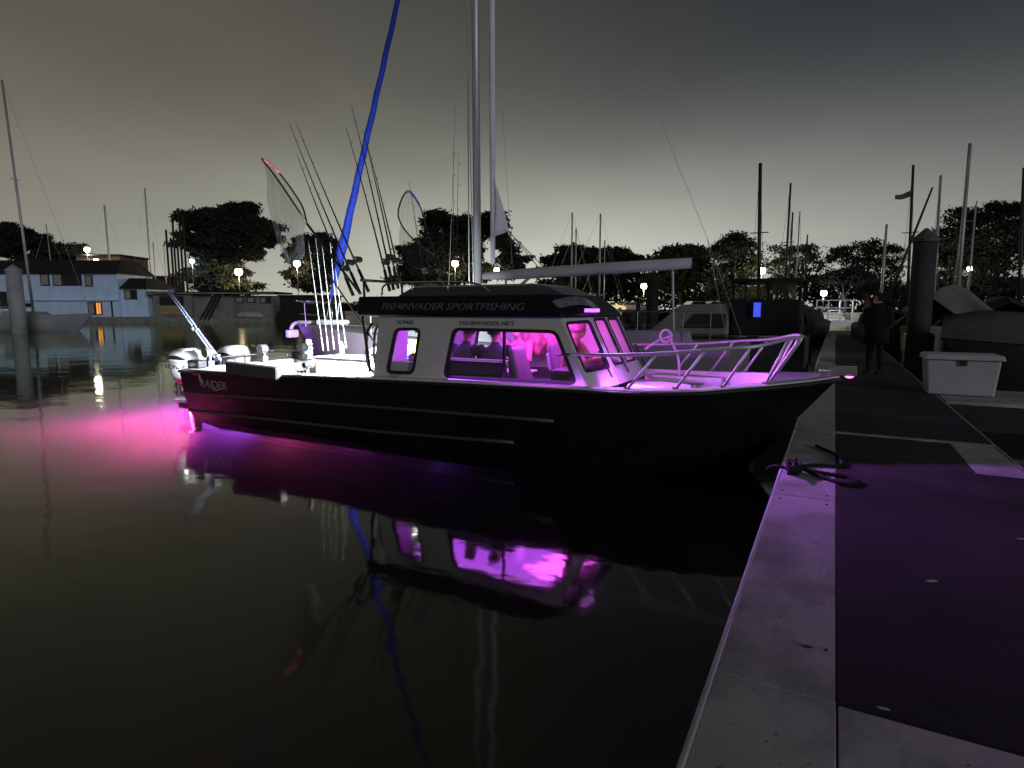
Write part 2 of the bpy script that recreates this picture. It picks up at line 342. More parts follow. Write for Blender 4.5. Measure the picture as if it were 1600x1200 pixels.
tree('umbrella_pine', 'dark umbrella-shaped pine above the lit white railing', 58, 1318, [(1318, 432, 33, 13), (1300, 438, 16, 8), (1336, 437, 16, 9)], dens=3.4, leaf=0.15, spread=0.28, trunk=0.16)
tree('eucalyptus_tree', 'loose pale-leaved tree behind the umbrella pine', 78, 1352, [(1330, 396, 26, 10), (1357, 386, 16, 8), (1390, 400, 22, 14), (1386, 425, 22, 15), (1350, 414, 26, 9), (1308, 404, 12, 9), (1380, 450, 30, 12)], dens=1.2, leaf=0.2, mat=LEAF2, spread=0.45)
tree('cypress_tree', 'huge dark cypress at the right edge behind masts', 58, 1545, [(1502, 345, 26, 13), (1545, 334, 34, 14), (1586, 345, 24, 20), (1490, 374, 26, 16), (1545, 374, 44, 24), (1592, 388, 20, 34), (1502, 408, 22, 14), (1552, 416, 26, 13), (1480, 400, 14, 20), (1640, 360, 40, 40), (1530, 395, 40, 20), (1480, 440, 26, 14), (1560, 450, 60, 14)], dens=2.6, leaf=0.17, spread=0.36)
tree('cypress_tree', 'dark cypress at the left edge above the blue houseboat', 125, 20, [(12, 366, 32, 12), (8, 386, 32, 16), (50, 376, 20, 10), (60, 386, 14, 10), (-40, 380, 40, 25)], dens=1.5)
tree('cypress_tree', 'low rounded dark tree behind the roof of the blue houseboat', 122, 100, [(100, 393, 32, 12), (75, 405, 36, 12), (122, 402, 16, 10)], dens=1.1)
# ------------------------------------------------------------------ street lamps on the far shore
POLE = M('painted_lamp_pole', (0.10, 0.10, 0.10), 0.5, 0.3, 0.2, 3)
WARM, COOL, NEUT = (1.0, 0.80, 0.50), (0.72, 0.84, 1.0), (1.0, 0.93, 0.78)
def street_lamp(label, px, py, d, col, power, r=0.26, z0=LZ, arm=0.0):
    p = at(px, py, d); b = Vector((p.x + arm, p.y, z0)); t = thing('street_lamp', label, 'street lamp', b, 'lit lamps along the far shore')
    mb = MB(); mb.tube([b, Vector((b.x, b.y, p.z + 0.3))], [0.06, 0.035], 8)
    if arm: mb.tube([Vector((b.x, b.y, p.z + 0.3)), Vector((p.x, p.y, p.z + 0.35))], 0.05, 6)
    mb.build('pole', POLE, t, smooth=True)
    MB().loft([[p + Vector((math.cos(a) * k, math.sin(a) * k, h)) for a in [j * math.pi / 4 for j in range(8)]] for k, h in ((r * 1.2, r * 0.8), (r * 0.9, r * 1.2), (0.06, r * 1.5))]).build('lamp_hood', POLE, t)
    MB().ball(p, r, 12, 8).build('globe', EM('lamp_globe_%02d%02d' % (int(col[0] * 99), int(col[2] * 99)), col, 30.0), t, smooth=True)
    lamp('POINT', 'lamp_light', p - Vector((0, 0, r + 0.15)), col, power, t, shadow_soft_size=0.15)
    return t
street_lamp('highest white lamp on the hillside above the blue houseboat', 136, 390, 116, NEUT, 700, 0.5)
street_lamp('warm lamp against the brown building behind the blue houseboat', 150, 407, 110, WARM, 700, 0.40)
street_lamp('small lamp above the tip of the long slanting white pole', 256, 446, 101, NEUT, 500, 0.36)
street_lamp('small white lamp at the left edge of the big cypress', 300, 408, 101, COOL, 500, 0.36)
street_lamp('brightest warm lamp under the big cypress', 373, 425, 101, WARM, 2600, 0.62)
street_lamp('warm lamp on a thin pole in front of the rounded tree', 464, 412, 101, WARM, 900, 0.56)
street_lamp('warm lamp behind the cabin roof, left of the sailboat mast', 711, 412, 101, WARM, 900, 0.56)
street_lamp('warm lamp low beside the foot of the sailboat mast', 776, 422, 101, WARM, 600, 0.46)
street_lamp('warm lamp beside the black piling above the cream seawall', 1006, 447, 72, WARM, 2600, 0.36)
street_lamp('bright warm lamp above the black canopy boat', 1190, 423, 66, WARM, 1500, 0.40)
street_lamp('cool white lamp over the lit white railing', 1287, 458, 57, COOL, 420, 0.28)
street_lamp('white lamp showing through the huge cypress at right', 1515, 420, 52, NEUT, 700, 0.2)
# ------------------------------------------------------------------ floating houses on the left
def local(o, fx, fy):   # local frame on the water: along, away, up
    return lambda u, v, z: Vector((o.x + fx.x * u + fy.x * v, o.y + fx.y * u + fy.y * v, z))
RX = Vector((_rt[0], _rt[1], 0)); FW = Vector((_fw[0], _fw[1], 0)).normalized()
def slab(mb, P, u0, u1, v0, v1, z0, z1):
    mb.hexa([P(u0, v0, z0), P(u1, v0, z0), P(u1, v1, z0), P(u0, v1, z0), P(u0, v0, z1), P(u1, v0, z1), P(u1, v1, z1), P(u0, v1, z1)]); return mb
BLUEW = M('weathered_blue_siding', (0.56, 0.70, 0.97), 0.75, 0, 0.10, 0.9, 0.1)
DROOF = M('dark_shingle_roof', (0.014, 0.013, 0.013), 0.9, 0, 0.3, 2, 0.3)
DFRAME = M('dark_window_frame', (0.02, 0.022, 0.04), 0.6, 0, 0.2, 3)
DPANE = M('dark_house_glass', (0.02, 0.02, 0.022), 0.08, 0, 0.2, 1)
CURT = M('pale_curtain', (0.34, 0.30, 0.26), 0.8, 0, 0.2, 3)
LITP = EM('lit_orange_pane', (1.0, 0.40, 0.08), 0.8)
LITY = EM('lit_yellow_pane', (1.0, 0.86, 0.35), 0.9)
FLOATM = M('weathered_float', (0.22, 0.21, 0.20), 0.8, 0, 0.25, 2, 0.2)
def house_window(t, P, u0, u1, z0, z1, v, panes, fr=0.12):
    """frame proud of the wall, panes set in it: list of (fraction start, fraction end, material)"""
    f = slab(MB(), P, u0, u1, v - 0.10, v - 0.002, z0, z1).build('window', DFRAME, t)
    w_ = u1 - u0 - 2 * fr
    for a, b, m in panes:
        slab(MB(), P, u0 + fr + w_ * a + 0.03, u0 + fr + w_ * b - 0.03, v - 0.125, v - 0.101, z0 + fr, z1 - fr).build('pane', m, f)
    return f
D = 85.0; S = D / F
base_ = ground(0, D, 0); P = local(base_, RX, FW)
Z = lambda py: H + (HY - py) * S
U = lambda px: px * S
t = thing('houseboat', 'two-storey pale blue houseboat with dark roof and one orange lit window', 'houseboat', ground(110, D, 0), None)
slab(MB(), P, U(-20), U(236), -1.2, 8.5, -0.2, Z(495)).build('float', FLOATM, t)
slab(MB(), P, U(-30), U(187), 0, 8, Z(495) + 0.004, Z(428)).build('wall', BLUEW, t)
slab(MB(), P, U(187) + 0.004, U(228), 0.6, 7.5, Z(495) + 0.004, Z(451)).build('wall', BLUEW, t)
slab(MB(), P, U(36), U(186.9), -0.45, -0.004, Z(470), Z(468)).build('ledge', BLUEW, t)
slab(MB(), P, U(174), U(176.5), -0.06, -0.004, Z(495) + .01, Z(470) - .01).build('trim_board', DFRAME, t)
mb = MB(); z0, z1 = Z(428), Z(406)
mb.hexa([P(U(-34), -0.7, z0), P(U(192), -0.7, z0), P(U(192), 8.6, z0), P(U(-34), 8.6, z0), P(U(-34), 2.2, z1), P(U(180), 2.2, z1), P(U(180), 6.0, z1), P(U(-34), 6.0, z1)]); mb.build('roof', DROOF, t)
mb = MB(); z0, z1 = Z(451), Z(434)
mb.hexa([P(U(188), 0, z0), P(U(231), 0, z0), P(U(231), 8, z0), P(U(188), 8, z0), P(U(188), 2.5, z1), P(U(215), 2.5, z1), P(U(215), 6, z1), P(U(188), 6, z1)]); mb.build('roof', DROOF, t)
house_window(t, P, U(68), U(82), Z(447), Z(429), 0, [(0, 1, CURT)])
house_window(t, P, U(87), U(132), Z(447), Z(429), 0, [(0, .3, CURT), (.3, .7, DPANE), (.7, 1, DPANE)])
house_window(t, P, U(137), U(149), Z(448), Z(430), 0, [(0, 1, CURT)])
house_window(t, P, U(192), U(212), Z(468), Z(453), 0.6, [(0, .5, CURT), (.5, 1, DPANE)])
house_window(t, P, U(138), U(160), Z(492), Z(472), 0, [(0, .46, CURT), (.50, .62, DPANE), (.62, .82, LITP), (.84, 1, LITP)])
house_window(t, P, U(2), U(13), Z(482), Z(456), 0, [(0, 1, DPANE)])
PALEW = M('pale_weathered_boat_wall', (0.20, 0.19, 0.18), 0.7, 0, 0.3, 0.6, 0.1)
TAN = M('tan_varnished_panel', (0.34, 0.25, 0.12), 0.6, 0, 0.2, 2)
t = thing('houseboat', 'long low pale houseboat with flat roof and tan lower panel', 'houseboat', ground(330, D, 0), None)
slab(MB(), P, U(234), U(434), -0.8, 6.5, -0.2, Z(496)).build('float', FLOATM, t)
slab(MB(), P, U(240), U(300), 0, 6, Z(496) + .004, Z(459)).build('wall', PALEW, t)
slab(MB(), P, U(300) + .004, U(424), 0.8, 6, Z(496) + .004, Z(462)).build('wall', PALEW, t)
slab(MB(), P, U(234), U(432), -0.7, 6.6, Z(459) + .004, Z(456)).build('roof', DROOF, t)
slab(MB(), P, U(234), U(432), -0.76, -0.701, Z(459.6), Z(457.5)).build('fascia', PALEW, t)
slab(MB(), P, U(250), U(285), -0.09, -0.004, Z(491), Z(478)).build('lower_panel', TAN, t)
house_window(t, P, U(251), U(288), Z(477), Z(463), 0, [(0, .45, DPANE), (.45, 1, DPANE)])
house_window(t, P, U(365), U(378), Z(473), Z(464), .8, [(0, 1, CURT)])
house_window(t, P, U(383), U(396), Z(473), Z(464), .8, [(0, 1, CURT)])
house_window(t, P, U(404), U(421), Z(474), Z(464), .8, [(0, .5, CURT), (.5, 1, DPANE)])
for q in (0, 1, 2):
    MB().tube([P(U(318 + 8 * q), -1.0 - .3 * q, .5), P(U(342 + 5 * q), -0.9, Z(460))], 0.12, 6).build('brace', DROOF, t)
# upturned dinghy on its deck
mb = MB(); prev = []
for i in range(9):
    x = -1 + i / 4.0; k = math.sqrt(max(0.02, 1 - x * x)); prev.append([P(U(392) + x * 2.2, -0.4 + 0.75 * k * math.cos(a), Z(496) + 0.05 + 0.9 * k * math.sin(a)) for a in [math.pi * j / 8 for j in range(9)]])
mb.loft(prev, False, False); lone(mb, 'dinghy', M('chalky_dinghy_hull', (0.36, 0.35, 0.33), .6, 0, .2, 2), 'small upturned white dinghy on the pale houseboat deck', 'dinghy', P(U(392), -0.4, Z(496)), smooth=True, solid=.03)
BLK = M('black_tarred_hull', (0.008, 0.008, 0.008), 0.7, 0, 0.3, 1)
t = thing('barge', 'black unlit barge beside the pale houseboat, behind the rods', 'barge', ground(470, 82, 0), None)
P8 = local(ground(0, 82, 0), RX, FW); S8 = 82 / F
slab(MB(), P8, 432 * S8, 520 * S8, 0, 6, -0.3, H + (HY - 486) * S8).build('hull', BLK, t)
slab(MB(), P8, 436 * S8, 516 * S8, 0.5, 5.5, H + (HY - 486) * S8 + .004, H + (HY - 463) * S8).build('deckhouse', BLK, t)
slab(MB(), P8, 433 * S8, 519 * S8, 0.2, 5.8, H + (HY - 463) * S8 + .004, H + (HY - 461) * S8).build('roof', DROOF, t)
# brown building on the hill behind the blue houseboat
BRW = M('brown_plaster_wall', (0.16, 0.12, 0.085), 0.85, 0, 0.25, 0.5, 0.1)
S9 = 118 / F; P9 = local(ground(0, 118, 0), RX, FW)
t = thing('building', 'flat-roofed brown building above the blue houseboat, lit by a lamp', 'building', ground(160, 118, LZ), None)
slab(MB(), P9, 126 * S9, 194 * S9, 0, 9, LZ, H + (HY - 402) * S9).build('wall', BRW, t)
slab(MB(), P9, 124 * S9, 196 * S9, -.3, 9.3, H + (HY - 402) * S9 + .004, H + (HY - 399) * S9).build('roof', DROOF, t)
for u in (133, 158, 172):
    house_window(t, P9, u * S9, (u + 8) * S9, H + (HY - 420) * S9, H + (HY - 410) * S9, 0, [(0, 1, DPANE)])
t = thing('cottage', 'small dark cottage with two yellow lit windows left of the slanting pole', 'building', ground(245, 118, LZ), None)
slab(MB(), P9, 222 * S9, 262 * S9, 0, 6, LZ, H + (HY - 443) * S9).build('wall', M('dark_timber_wall', (0.04, 0.035, 0.03), .8), t)
mb = MB(); z0 = H + (HY - 443) * S9
mb.hexa([P9(219 * S9, -.5, z0), P9(265 * S9, -.5, z0), P9(265 * S9, 6.5, z0), P9(219 * S9, 6.5, z0), P9(219 * S9, 2.9, z0 + 1.6), P9(265 * S9, 2.9, z0 + 1.6), P9(265 * S9, 3.1, z0 + 1.6), P9(219 * S9, 3.1, z0 + 1.6)]); mb.build('roof', DROOF, t)
house_window(t, P9, 229 * S9, 236 * S9, H + (HY - 451) * S9, H + (HY - 445) * S9, 0, [(0, 1, LITY)])
house_window(t, P9, 244 * S9, 251 * S9, H + (HY - 451) * S9, H + (HY - 445) * S9, 0, [(0, 1, LITY)])
# ------------------------------------------------------------------ pilings
WOODP = M('dark_wet_timber', (0.022, 0.019, 0.016), 0.85, 0, 0.35, 2, 0.4)
PCONC = M('pale_pile_sleeve', (0.30, 0.31, 0.32), 0.7, 0, 0.2, 1.2, 0.2)
def piling(label, px, ytop, d, r, mat, cap=None, z0=-1.0, xy=None, group='mooring piles'):
    b = ground(px, d, 0) if xy is None else Vector((xy[0], xy[1], 0)); zt = H + (HY - ytop) * d / F
    t = thing('piling', label, 'piling', b, group)
    MB().tube([b + Vector((0, 0, z0)), b + Vector((0, 0, zt))], [r * 1.05, r], 12).build('shaft', mat, t, smooth=True)
    if cap:
        MB().loft([[b + Vector((math.cos(a) * k, math.sin(a) * k, zt + h)) for a in [j * math.pi / 6 for j in range(12)]] for k, h in ((r * 1.12, -0.05), (r * 1.12, 0.06), (0.02, cap))]).build('pile_cap', PCONC, t)
    return t
for lab, px, yt in (('leftmost of six tall poles left of the big cypress', 268, 362), ('second short pole beside the leftmost tall pole', 274.5, 374), ('third pole, second tallest, left of the cypress', 279, 338),
                    ('fourth, shorter pole close to the tallest one', 284, 362), ('tallest pole touching the left of the big cypress', 289.5, 330), ('last pole almost hidden by the big cypress', 295, 342)):
    piling(lab, px, yt, 96, 0.16, WOODP)
piling('pale sleeved piling with conical cap beside the left sailboat', 27, 424, 47, 0.52, PCONC, 0.5)
piling('tall black piling beside the warm lamp and cream seawall', 1019, 437, 26, 0.26, M('black_piling', (0.008, 0.008, 0.009), .8))
piling('thin black piling left of the warm lamp by the seawall', 997, 466, 38, 0.13, M('black_piling', (0.008, 0.008, 0.009), .8))
# ------------------------------------------------------------------ sailing yachts in the background
MASTM = M('bare_aluminium_mast', (0.42, 0.42, 0.42), 0.45, 0.3, 0.15, 1)
DMAST = M('dark_painted_mast', (0.03, 0.03, 0.034), 0.5, 0.2, 0.2, 1)
YHULL = M('dull_white_yacht_hull', (0.30, 0.30, 0.31), 0.45, 0, 0.12, 1)
DHULL = M('dark_blue_yacht_hull', (0.03, 0.035, 0.05), 0.4, 0, 0.2, 1)
CANV = M('dark_canvas_cover', (0.04, 0.042, 0.055), 0.9, 0, 0.25, 3, 0.2)
def hull_rings(P, Ln, B, fb, rake=0.12, stern=0.75):
    rings = []
    for i in range(11):
        s = i / 10.0; x = -Ln / 2 + Ln * s
        hb = B / 2 * interp(s, [0, .25, .5, .75, .9, 1], [stern, .95, 1, .78, .4, .03]); z = fb * interp(s, [0, .4, 1], [.95, .9, 1.15])
        k = rake * Ln * max(0, (s - .55) / .45) ** 1.5
        rings.append([P(x - k * (1 - q), sy * hb * wd, zz_) for sy, wd, zz_, q in ((-1, 1, z, 1), (-1, .97, z * .45, .45), (-1, .75, -.1, 0), (0, 1, -.5, -.2), (1, .75, -.1, 0), (1, .97, z * .45, .45), (1, 1, z, 1))])
    return rings
def yacht(label, px, d, ytop, Ln=9.0, ang=0.0, hull=YHULL, mast=MASTM, r=0.09, xtop=None, boom=True, spread=True, fb=1.0, name='sailboat', group='sailboats moored in the background'):
    b = ground(px, d, 0); ca, sa = math.cos(ang), math.sin(ang)
    fx = RX * ca + FW * sa; fy = FW * ca - RX * sa; P = local(b, fx, fy)
    t = thing(name, label, 'sailboat', b, group)
    MB().loft(hull_rings(P, Ln, Ln * .3, fb), False, False).build('hull', hull, t, smooth=True)
    mb = MB(); rr = hull_rings(P, Ln, Ln * .3, fb)
    mb.loft([[q[0] + Vector((0, 0, -.02)), q[-1] + Vector((0, 0, -.02))] for q in rr], False, False); mb.build('deck', YHULL, t)
    mb = MB(); mb.hexa([P(-Ln * .12, -.75, fb * .88), P(Ln * .2, -.6, fb * .9), P(Ln * .2, .6, fb * .9), P(-Ln * .12, .75, fb * .88), P(-Ln * .1, -.62, fb + .38), P(Ln * .15, -.45, fb + .32), P(Ln * .15, .45, fb + .32), P(-Ln * .1, .62, fb + .38)])
    mb.build('cabin', YHULL, t, bevel=.05)
    zt = H + (HY - ytop) * d / F; m0 = P(Ln * .08, 0, fb * .9); m1 = Vector((m0.x, m0.y, zt))
    if xtop is not None: m1 = at(xtop, ytop, d)
    MB().tube([m0, m1], [r, r * .8], 8).build('mast', mast, t, smooth=True)
    if spread:
        q = m0.lerp(m1, .58); MB().tube([q - fy * .5 - RX * 0.01, q + fy * .5 + RX * .01], .03, 6).build('spreader', mast, t)
    if boom:
        a = m0 + Vector((0, 0, .9)); MB().tube([a, a - fx * Ln * .38], .06, 6).build('boom', mast, t)
        MB().tube([a + Vector((0, 0, .14)) - fx * .2, a + Vector((0, 0, .12)) - fx * Ln * .36], [.17, .1], 8).build('sail_cover', CANV, t, smooth=True)
    mb = MB(); bw = P(Ln * .48, 0, fb * 1.1); st = P(-Ln * .48, 0, fb)
    for a, e in ((m1, bw), (m1, st)): mb.tube([a, e], .012, 4)
    mb.build('stays', mast, t)
    return t
t = yacht('white sailboat with tall leaning mast at the left edge of the harbour', 34, 52, 125, 12.5, 0.0, YHULL, MASTM, .12, xtop=3, fb=1.35)
for f, h in ((0.0, 0.5), (0.0, .9)): pass
yacht('sailboat with pale mast and radar arm above the blue houseboat roof', 169, 97, 320, 10, .3, mast=M('pale_mast', (.5, .5, .5), .4), r=.17, xtop=163, boom=False)
yacht('sailboat with pale short-spreadered mast left of the tall poles', 234, 97, 294, 10, -.3, mast=M('pale_mast', (.5, .5, .5), .4), r=.15, xtop=226, boom=False)
yacht('sailboat with thin dark mast between the blue and pale houseboats', 239, 96, 380, 9, .2, r=.08, boom=False)
yacht('sailboat with faint mast leaning over the left cypress', 80, 96.5, 350, 9, .4, r=.08, xtop=72, boom=False)
yacht('small sailboat with needle mast above the cottage lamp', 256, 96, 383, 8, .2, r=.07, boom=False)
yacht('left one of the paired masts behind the middle of the boom', 884, 62, 335, 9, .6, r=.10)
yacht('shorter mast close behind the boom beside the left pair', 891, 60, 359, 8, .6, r=.09, spread=False)
yacht('tall mast with slanting backstay behind the boom', 926, 62, 337, 10, .5, r=.11)
yacht('short slim mast right of the tall one behind the boom', 936, 68, 377, 8, .5, r=.08)
yacht('sailboat with thick black mast above the canopy boat', 1184, 34, 255, 11, 1.1, DHULL, DMAST, .12, xtop=1188, group='sailboats moored in the background')
yacht('sailboat with slim dark mast right of the bright warm lamp', 1222, 46, 290, 9, 1.0, DHULL, DMAST, .09)
yacht('sailboat with short dark mast in the airy pine', 1228, 50, 334, 9, 1.0, DHULL, DMAST, .08, spread=False)
yacht('sailboat with thin mast left of the umbrella pine', 1238, 50, 333, 8, .9, DHULL, MASTM, .06)
yacht('sailboat with stub mast and stay left of the umbrella pine', 1252, 52, 368, 8, .9, DHULL, DMAST, .07, spread=False)
yacht('sailboat with pale mast right of the umbrella pine', 1375, 44, 352, 9, 1.0, YHULL, MASTM, .10)
yacht('sailboat with flag-bearing mast beside the capped piling', 1416, 40, 258, 10, .9, DHULL, DMAST, .10, xtop=1427)
yacht('sailboat with slim mast just right of the capped piling', 1457, 36, 274, 10, .9, DHULL, MASTM, .09, xtop=1470)
yacht('sailboat with tallest grey mast before the huge cypress', 1493, 32, 224, 11, .9, YHULL, MASTM, .11, xtop=1516)
yacht('sailboat with short thin mast before the huge cypress', 1510, 36, 320, 8, .9, DHULL, MASTM, .06, xtop=1525, spread=False)
yacht('sailboat with dark mast at the right edge of the picture', 1594, 32, 262, 10, .9, DHULL, DMAST, .09, xtop=1600)
p = at(1424, 297, 40)
mb = MB(); fl = [[p + RX * (-x * 1.15) + Vector((0, 0, -.12 * math.sin(x * 2.6) - (0 if k else .42 * (1 - .35 * x)) - .28 * x)) + FW * .15 * math.sin(x * 5) for k in (0, 1)] for x in [i / 10 for i in range(11)]]
mb.loft(fl, False, False); lone(mb, 'flag', M('dark_flag_cloth', (.09, .10, .09), .9), 'limp dark flag flying from the mast beside the capped piling', 'flag', p, solid=.01, smooth=True)
a, b = at(1457, 293, 24), at(1382, 482, 24)
lone(MB().tube([b, a], [.07, .035], 8), 'spinnaker_pole', DMAST, 'dark slanting pole crossing in front of the capped piling', 'pole', b, smooth=True)
# ================================================================== the dock
DZ = 0.45
def plank_material():
    m = M('weathered_white_dock_board', (0.38, 0.365, 0.365), 0.75, 0, 0.15, 2.2, 0.0); t = m.node_tree; b = t.nodes['Principled BSDF']; c = t.nodes['Texture Coordinate']
    base = b.inputs['Base Color'].links[0].from_socket
    def noise(scale, vec, det=6.0, rough=.6):
        mpn = t.nodes.new('ShaderNodeMapping'); mpn.inputs['Scale'].default_value = vec; t.links.new(c.outputs['Object'], mpn.inputs[0])
        n = t.nodes.new('ShaderNodeTexNoise'); n.inputs['Scale'].default_value = scale; n.inputs['Detail'].default_value = det; n.inputs['Roughness'].default_value = rough; t.links.new(mpn.outputs[0], n.inputs['Vector']); return n.outputs[0]
    def ramp(x, p0, p1, v0, v1):
        q = t.nodes.new('ShaderNodeMapRange'); q.inputs[1].default_value = p0; q.inputs[2].default_value = p1; q.inputs[3].default_value = v0; q.inputs[4].default_value = v1; t.links.new(x, q.inputs[0]); return q.outputs[0]
    def mul(a_, f_):
        q = t.nodes.new('ShaderNodeVectorMath'); q.operation = 'SCALE'; t.links.new(a_, q.inputs[0]); t.links.new(f_, q.inputs['Scale']); return q.outputs[0]
    grain = noise(9, (7, .35, 1)); stain = noise(1.7, (1, .8, 1), 8, .7); spots = noise(34, (1, 1, 1), 2)
    col = mul(mul(mul(base, ramp(grain, .3, .7, .93, 1.05)), ramp(stain, .38, .52, .62, 1.0)), ramp(spots, .27, .33, .45, 1.0))
    t.links.new(col, b.inputs['Base Color'])
    bp = t.nodes.new('ShaderNodeBump'); bp.inputs['Strength'].default_value = .3; bp.inputs['Distance'].default_value = .003; t.links.new(grain, bp.inputs['Height']); t.links.new(bp.outputs[0], b.inputs['Normal'])
    t.links.new(ramp(stain, .35, .6, .45, .85), b.inputs['Roughness'])
    return m
PLANK = plank_material()
MATM = M('black_dock_matting', (0.0125, 0.0085, 0.0095), 0.85, 0, 0.75, 1.6, 0.9, bscale=70)
TIMB = M('dark_dock_timber', (0.035, 0.032, 0.03), 0.85, 0, 0.3, 3, 0.3)
BATT = M('worn_aluminium_batten', (0.30, 0.29, 0.25), 0.5, 0.4, 0.35, 4)
BUMP = M('pale_vinyl_dock_bumper', (0.50, 0.48, 0.50), 0.4, 0, 0.15, 6)
t = thing('dock', 'long floating dock with pale edge boards and black matting in the foreground', 'dock', (0.6, 6, 0), None)
MB().box((0.62, 22, 0.2), (1.86, 52, 0.40)).build('dock_float', TIMB, t)
for y0, y1 in ((-2.0, 2.36), (2.364, 5.02), (5.026, 7.84), (7.96, 11.0), (11.006, 14.2), (14.206, 18.0), (18.006, 24.0), (24.006, 40.0)):
    MB().box((-0.125, (y0 + y1) / 2, DZ - .025), (0.43, y1 - y0, 0.05)).build('board', PLANK, t, bevel=.006)
for y in (4.90, 5.13, 7.74, 8.06):
    for x in (-.29, .03):
        MB().tube([(x, y + .012 * math.sin(y * 9 + x), DZ - .004), (x, y + .012 * math.sin(y * 9 + x), DZ + .003)], .011, 8).build('bolt', RUBBER, t)
MB().box((0.838, 0.18, DZ - .025), (1.484, 4.36, 0.05)).build('board', PLANK, t, bevel=.006)
MB().box((1.385, 7.16, DZ - .025), (0.39, 1.34, 0.05)).build('board', PLANK, t, bevel=.006)
def mat_piece(x0, x1, y0, y1):
    MB().box(((x0 + x1) / 2, (y0 + y1) / 2, DZ - .022), (x1 - x0, y1 - y0, 0.05)).build('mat', MATM, t, bevel=.005)
mat_piece(.094, 1.58, 2.366, 6.48); mat_piece(.094, 1.186, 6.486, 7.84); mat_piece(.094, 1.58, 7.96, 40.0)
MB().box((0.62, 7.90, DZ - .018), (1.92, 0.085, 0.06)).build('batten', BATT, t, bevel=.01)
MB().tube([(-0.348, -2 + k * .5, DZ - .012 + .002 * math.sin(k * 1.7)) for k in range(85)], 0.015, 8).build('bumper', BUMP, t, smooth=True)
MB().box((-0.345, 19, DZ - .17), (0.022, 42, 0.22)).build('fascia_board', TIMB, t)
MB().box((1.592, 19, DZ - .03), (0.022, 42, 0.07)).build('edge_strip', BATT, t)
# finger pier on the right with its dock box
t = thing('finger_pier', 'narrow dark finger pier under the white dock box', 'pier', (3.2, 12.4, 0), None)
MB().box((3.6, 12.5, .2), (3.9, 1.9, .40)).build('dock_float', TIMB, t)
for k in range(6):
    MB().box((3.61, 11.70 + .32 * k, DZ - .025), (3.94, .31, .05)).build('board', PLANK, t, bevel=.005)
GELW = M('white_gelcoat_box', (0.42, 0.44, 0.45), 0.45, 0, 0.08, 3)
t = thing('dock_box', 'white fibreglass dock box with overhanging lid at the dock edge', 'dock box', (1.93, 12.6, DZ), None)
def taper(c, s0, s1, z0, z1):
    x, y = c; return MB().hexa([Vector((x + a * s / 2, y + b * q / 2, z)) for z, (s, q) in ((z0, s0), (z1, s1)) for a, b in ((-1, -1), (1, -1), (1, 1), (-1, 1))])
taper((1.93, 12.55), (.92, .56), (1.02, .62), DZ + .008, DZ + .60).build('body', GELW, t, bevel=.03)
taper((1.93, 12.55), (1.12, .72), (1.06, .66), DZ + .604, DZ + .70).build('lid', GELW, t, bevel=.03)
MB().box((1.93, 12.22, DZ + .56), (.10, .02, .08)).build('latch', DSTEEL, t)
# capped piling at the dock edge
t = thing('piling', 'big grey piling with pyramid cap and dark hoop beside the dock', 'piling', (1.90, 18.4, 0), 'mooring piles')
GPILE = M('grey_weathered_pile', (0.04, 0.04, 0.041), 0.85, 0, 0.3, 2, 0.4)
mb = MB(); zt = H + (HY - 380) * 15.5 / F
mb.tube([(1.90, 18.4, -1), (1.90, 18.4, zt)], [.265, .26], 14); mb.build('shaft', GPILE, t, smooth=True)
MB().loft([[Vector((1.90 + math.cos(a) * k, 18.4 + math.sin(a) * k, zt + h)) for a in [j * math.pi / 7 for j in range(14)]] for k, h in ((.30, -.04), (.30, .04), (.03, .30))]).build('pile_cap', M('pale_cone_cap', (.09, .09, .09), .7), t)
MB().box((1.93, 18.4, .75), (.62, .62, 1.1), rz=.0).build('pile_hoop', RUBBER, t, bevel=.06)
# small things lying about
LEAFD = M('dry_brown_leaf', (0.05, 0.04, 0.03), .9); LEAFP = M('pale_dry_leaf', (0.42, 0.38, 0.33), .8)
def leaf(label, x, y, z, s, m, rz):
    c, q = math.cos(rz), math.sin(rz); pts = [(-1, 0, .1), (-.3, .4, 0), (.5, .3, .15), (1, 0, .05), (.4, -.35, .12), (-.4, -.3, 0)]
    top = [Vector((x + (a * c - b * q) * s, y + (a * q + b * c) * s, z + .004 + h * s)) for a, b, h in pts]
    lone(MB().prism(top, (0, 0, .002)), 'leaf', m, label, 'leaf', (x, y, z), 'leaves fallen on the dock')
leaf('pale dry leaf in the middle of the black matting', .54, 3.72, DZ + .004, .035, LEAFP, .4)
leaf('pale dry leaf near the front edge of the black matting', .24, 2.40, DZ + .004, .022, LEAFP, 0)
leaf('dark leaf on the white board, left of two', -.02, 2.72, DZ, .026, LEAFD, .2)
leaf('dark leaf on the white board beside the matting edge', .05, 2.73, DZ, .017, LEAFD, 1.1)
leaf('pale scrap of leaf at the right edge of the matting', 1.12, 4.70, DZ + .004, .03, LEAFP, .2)
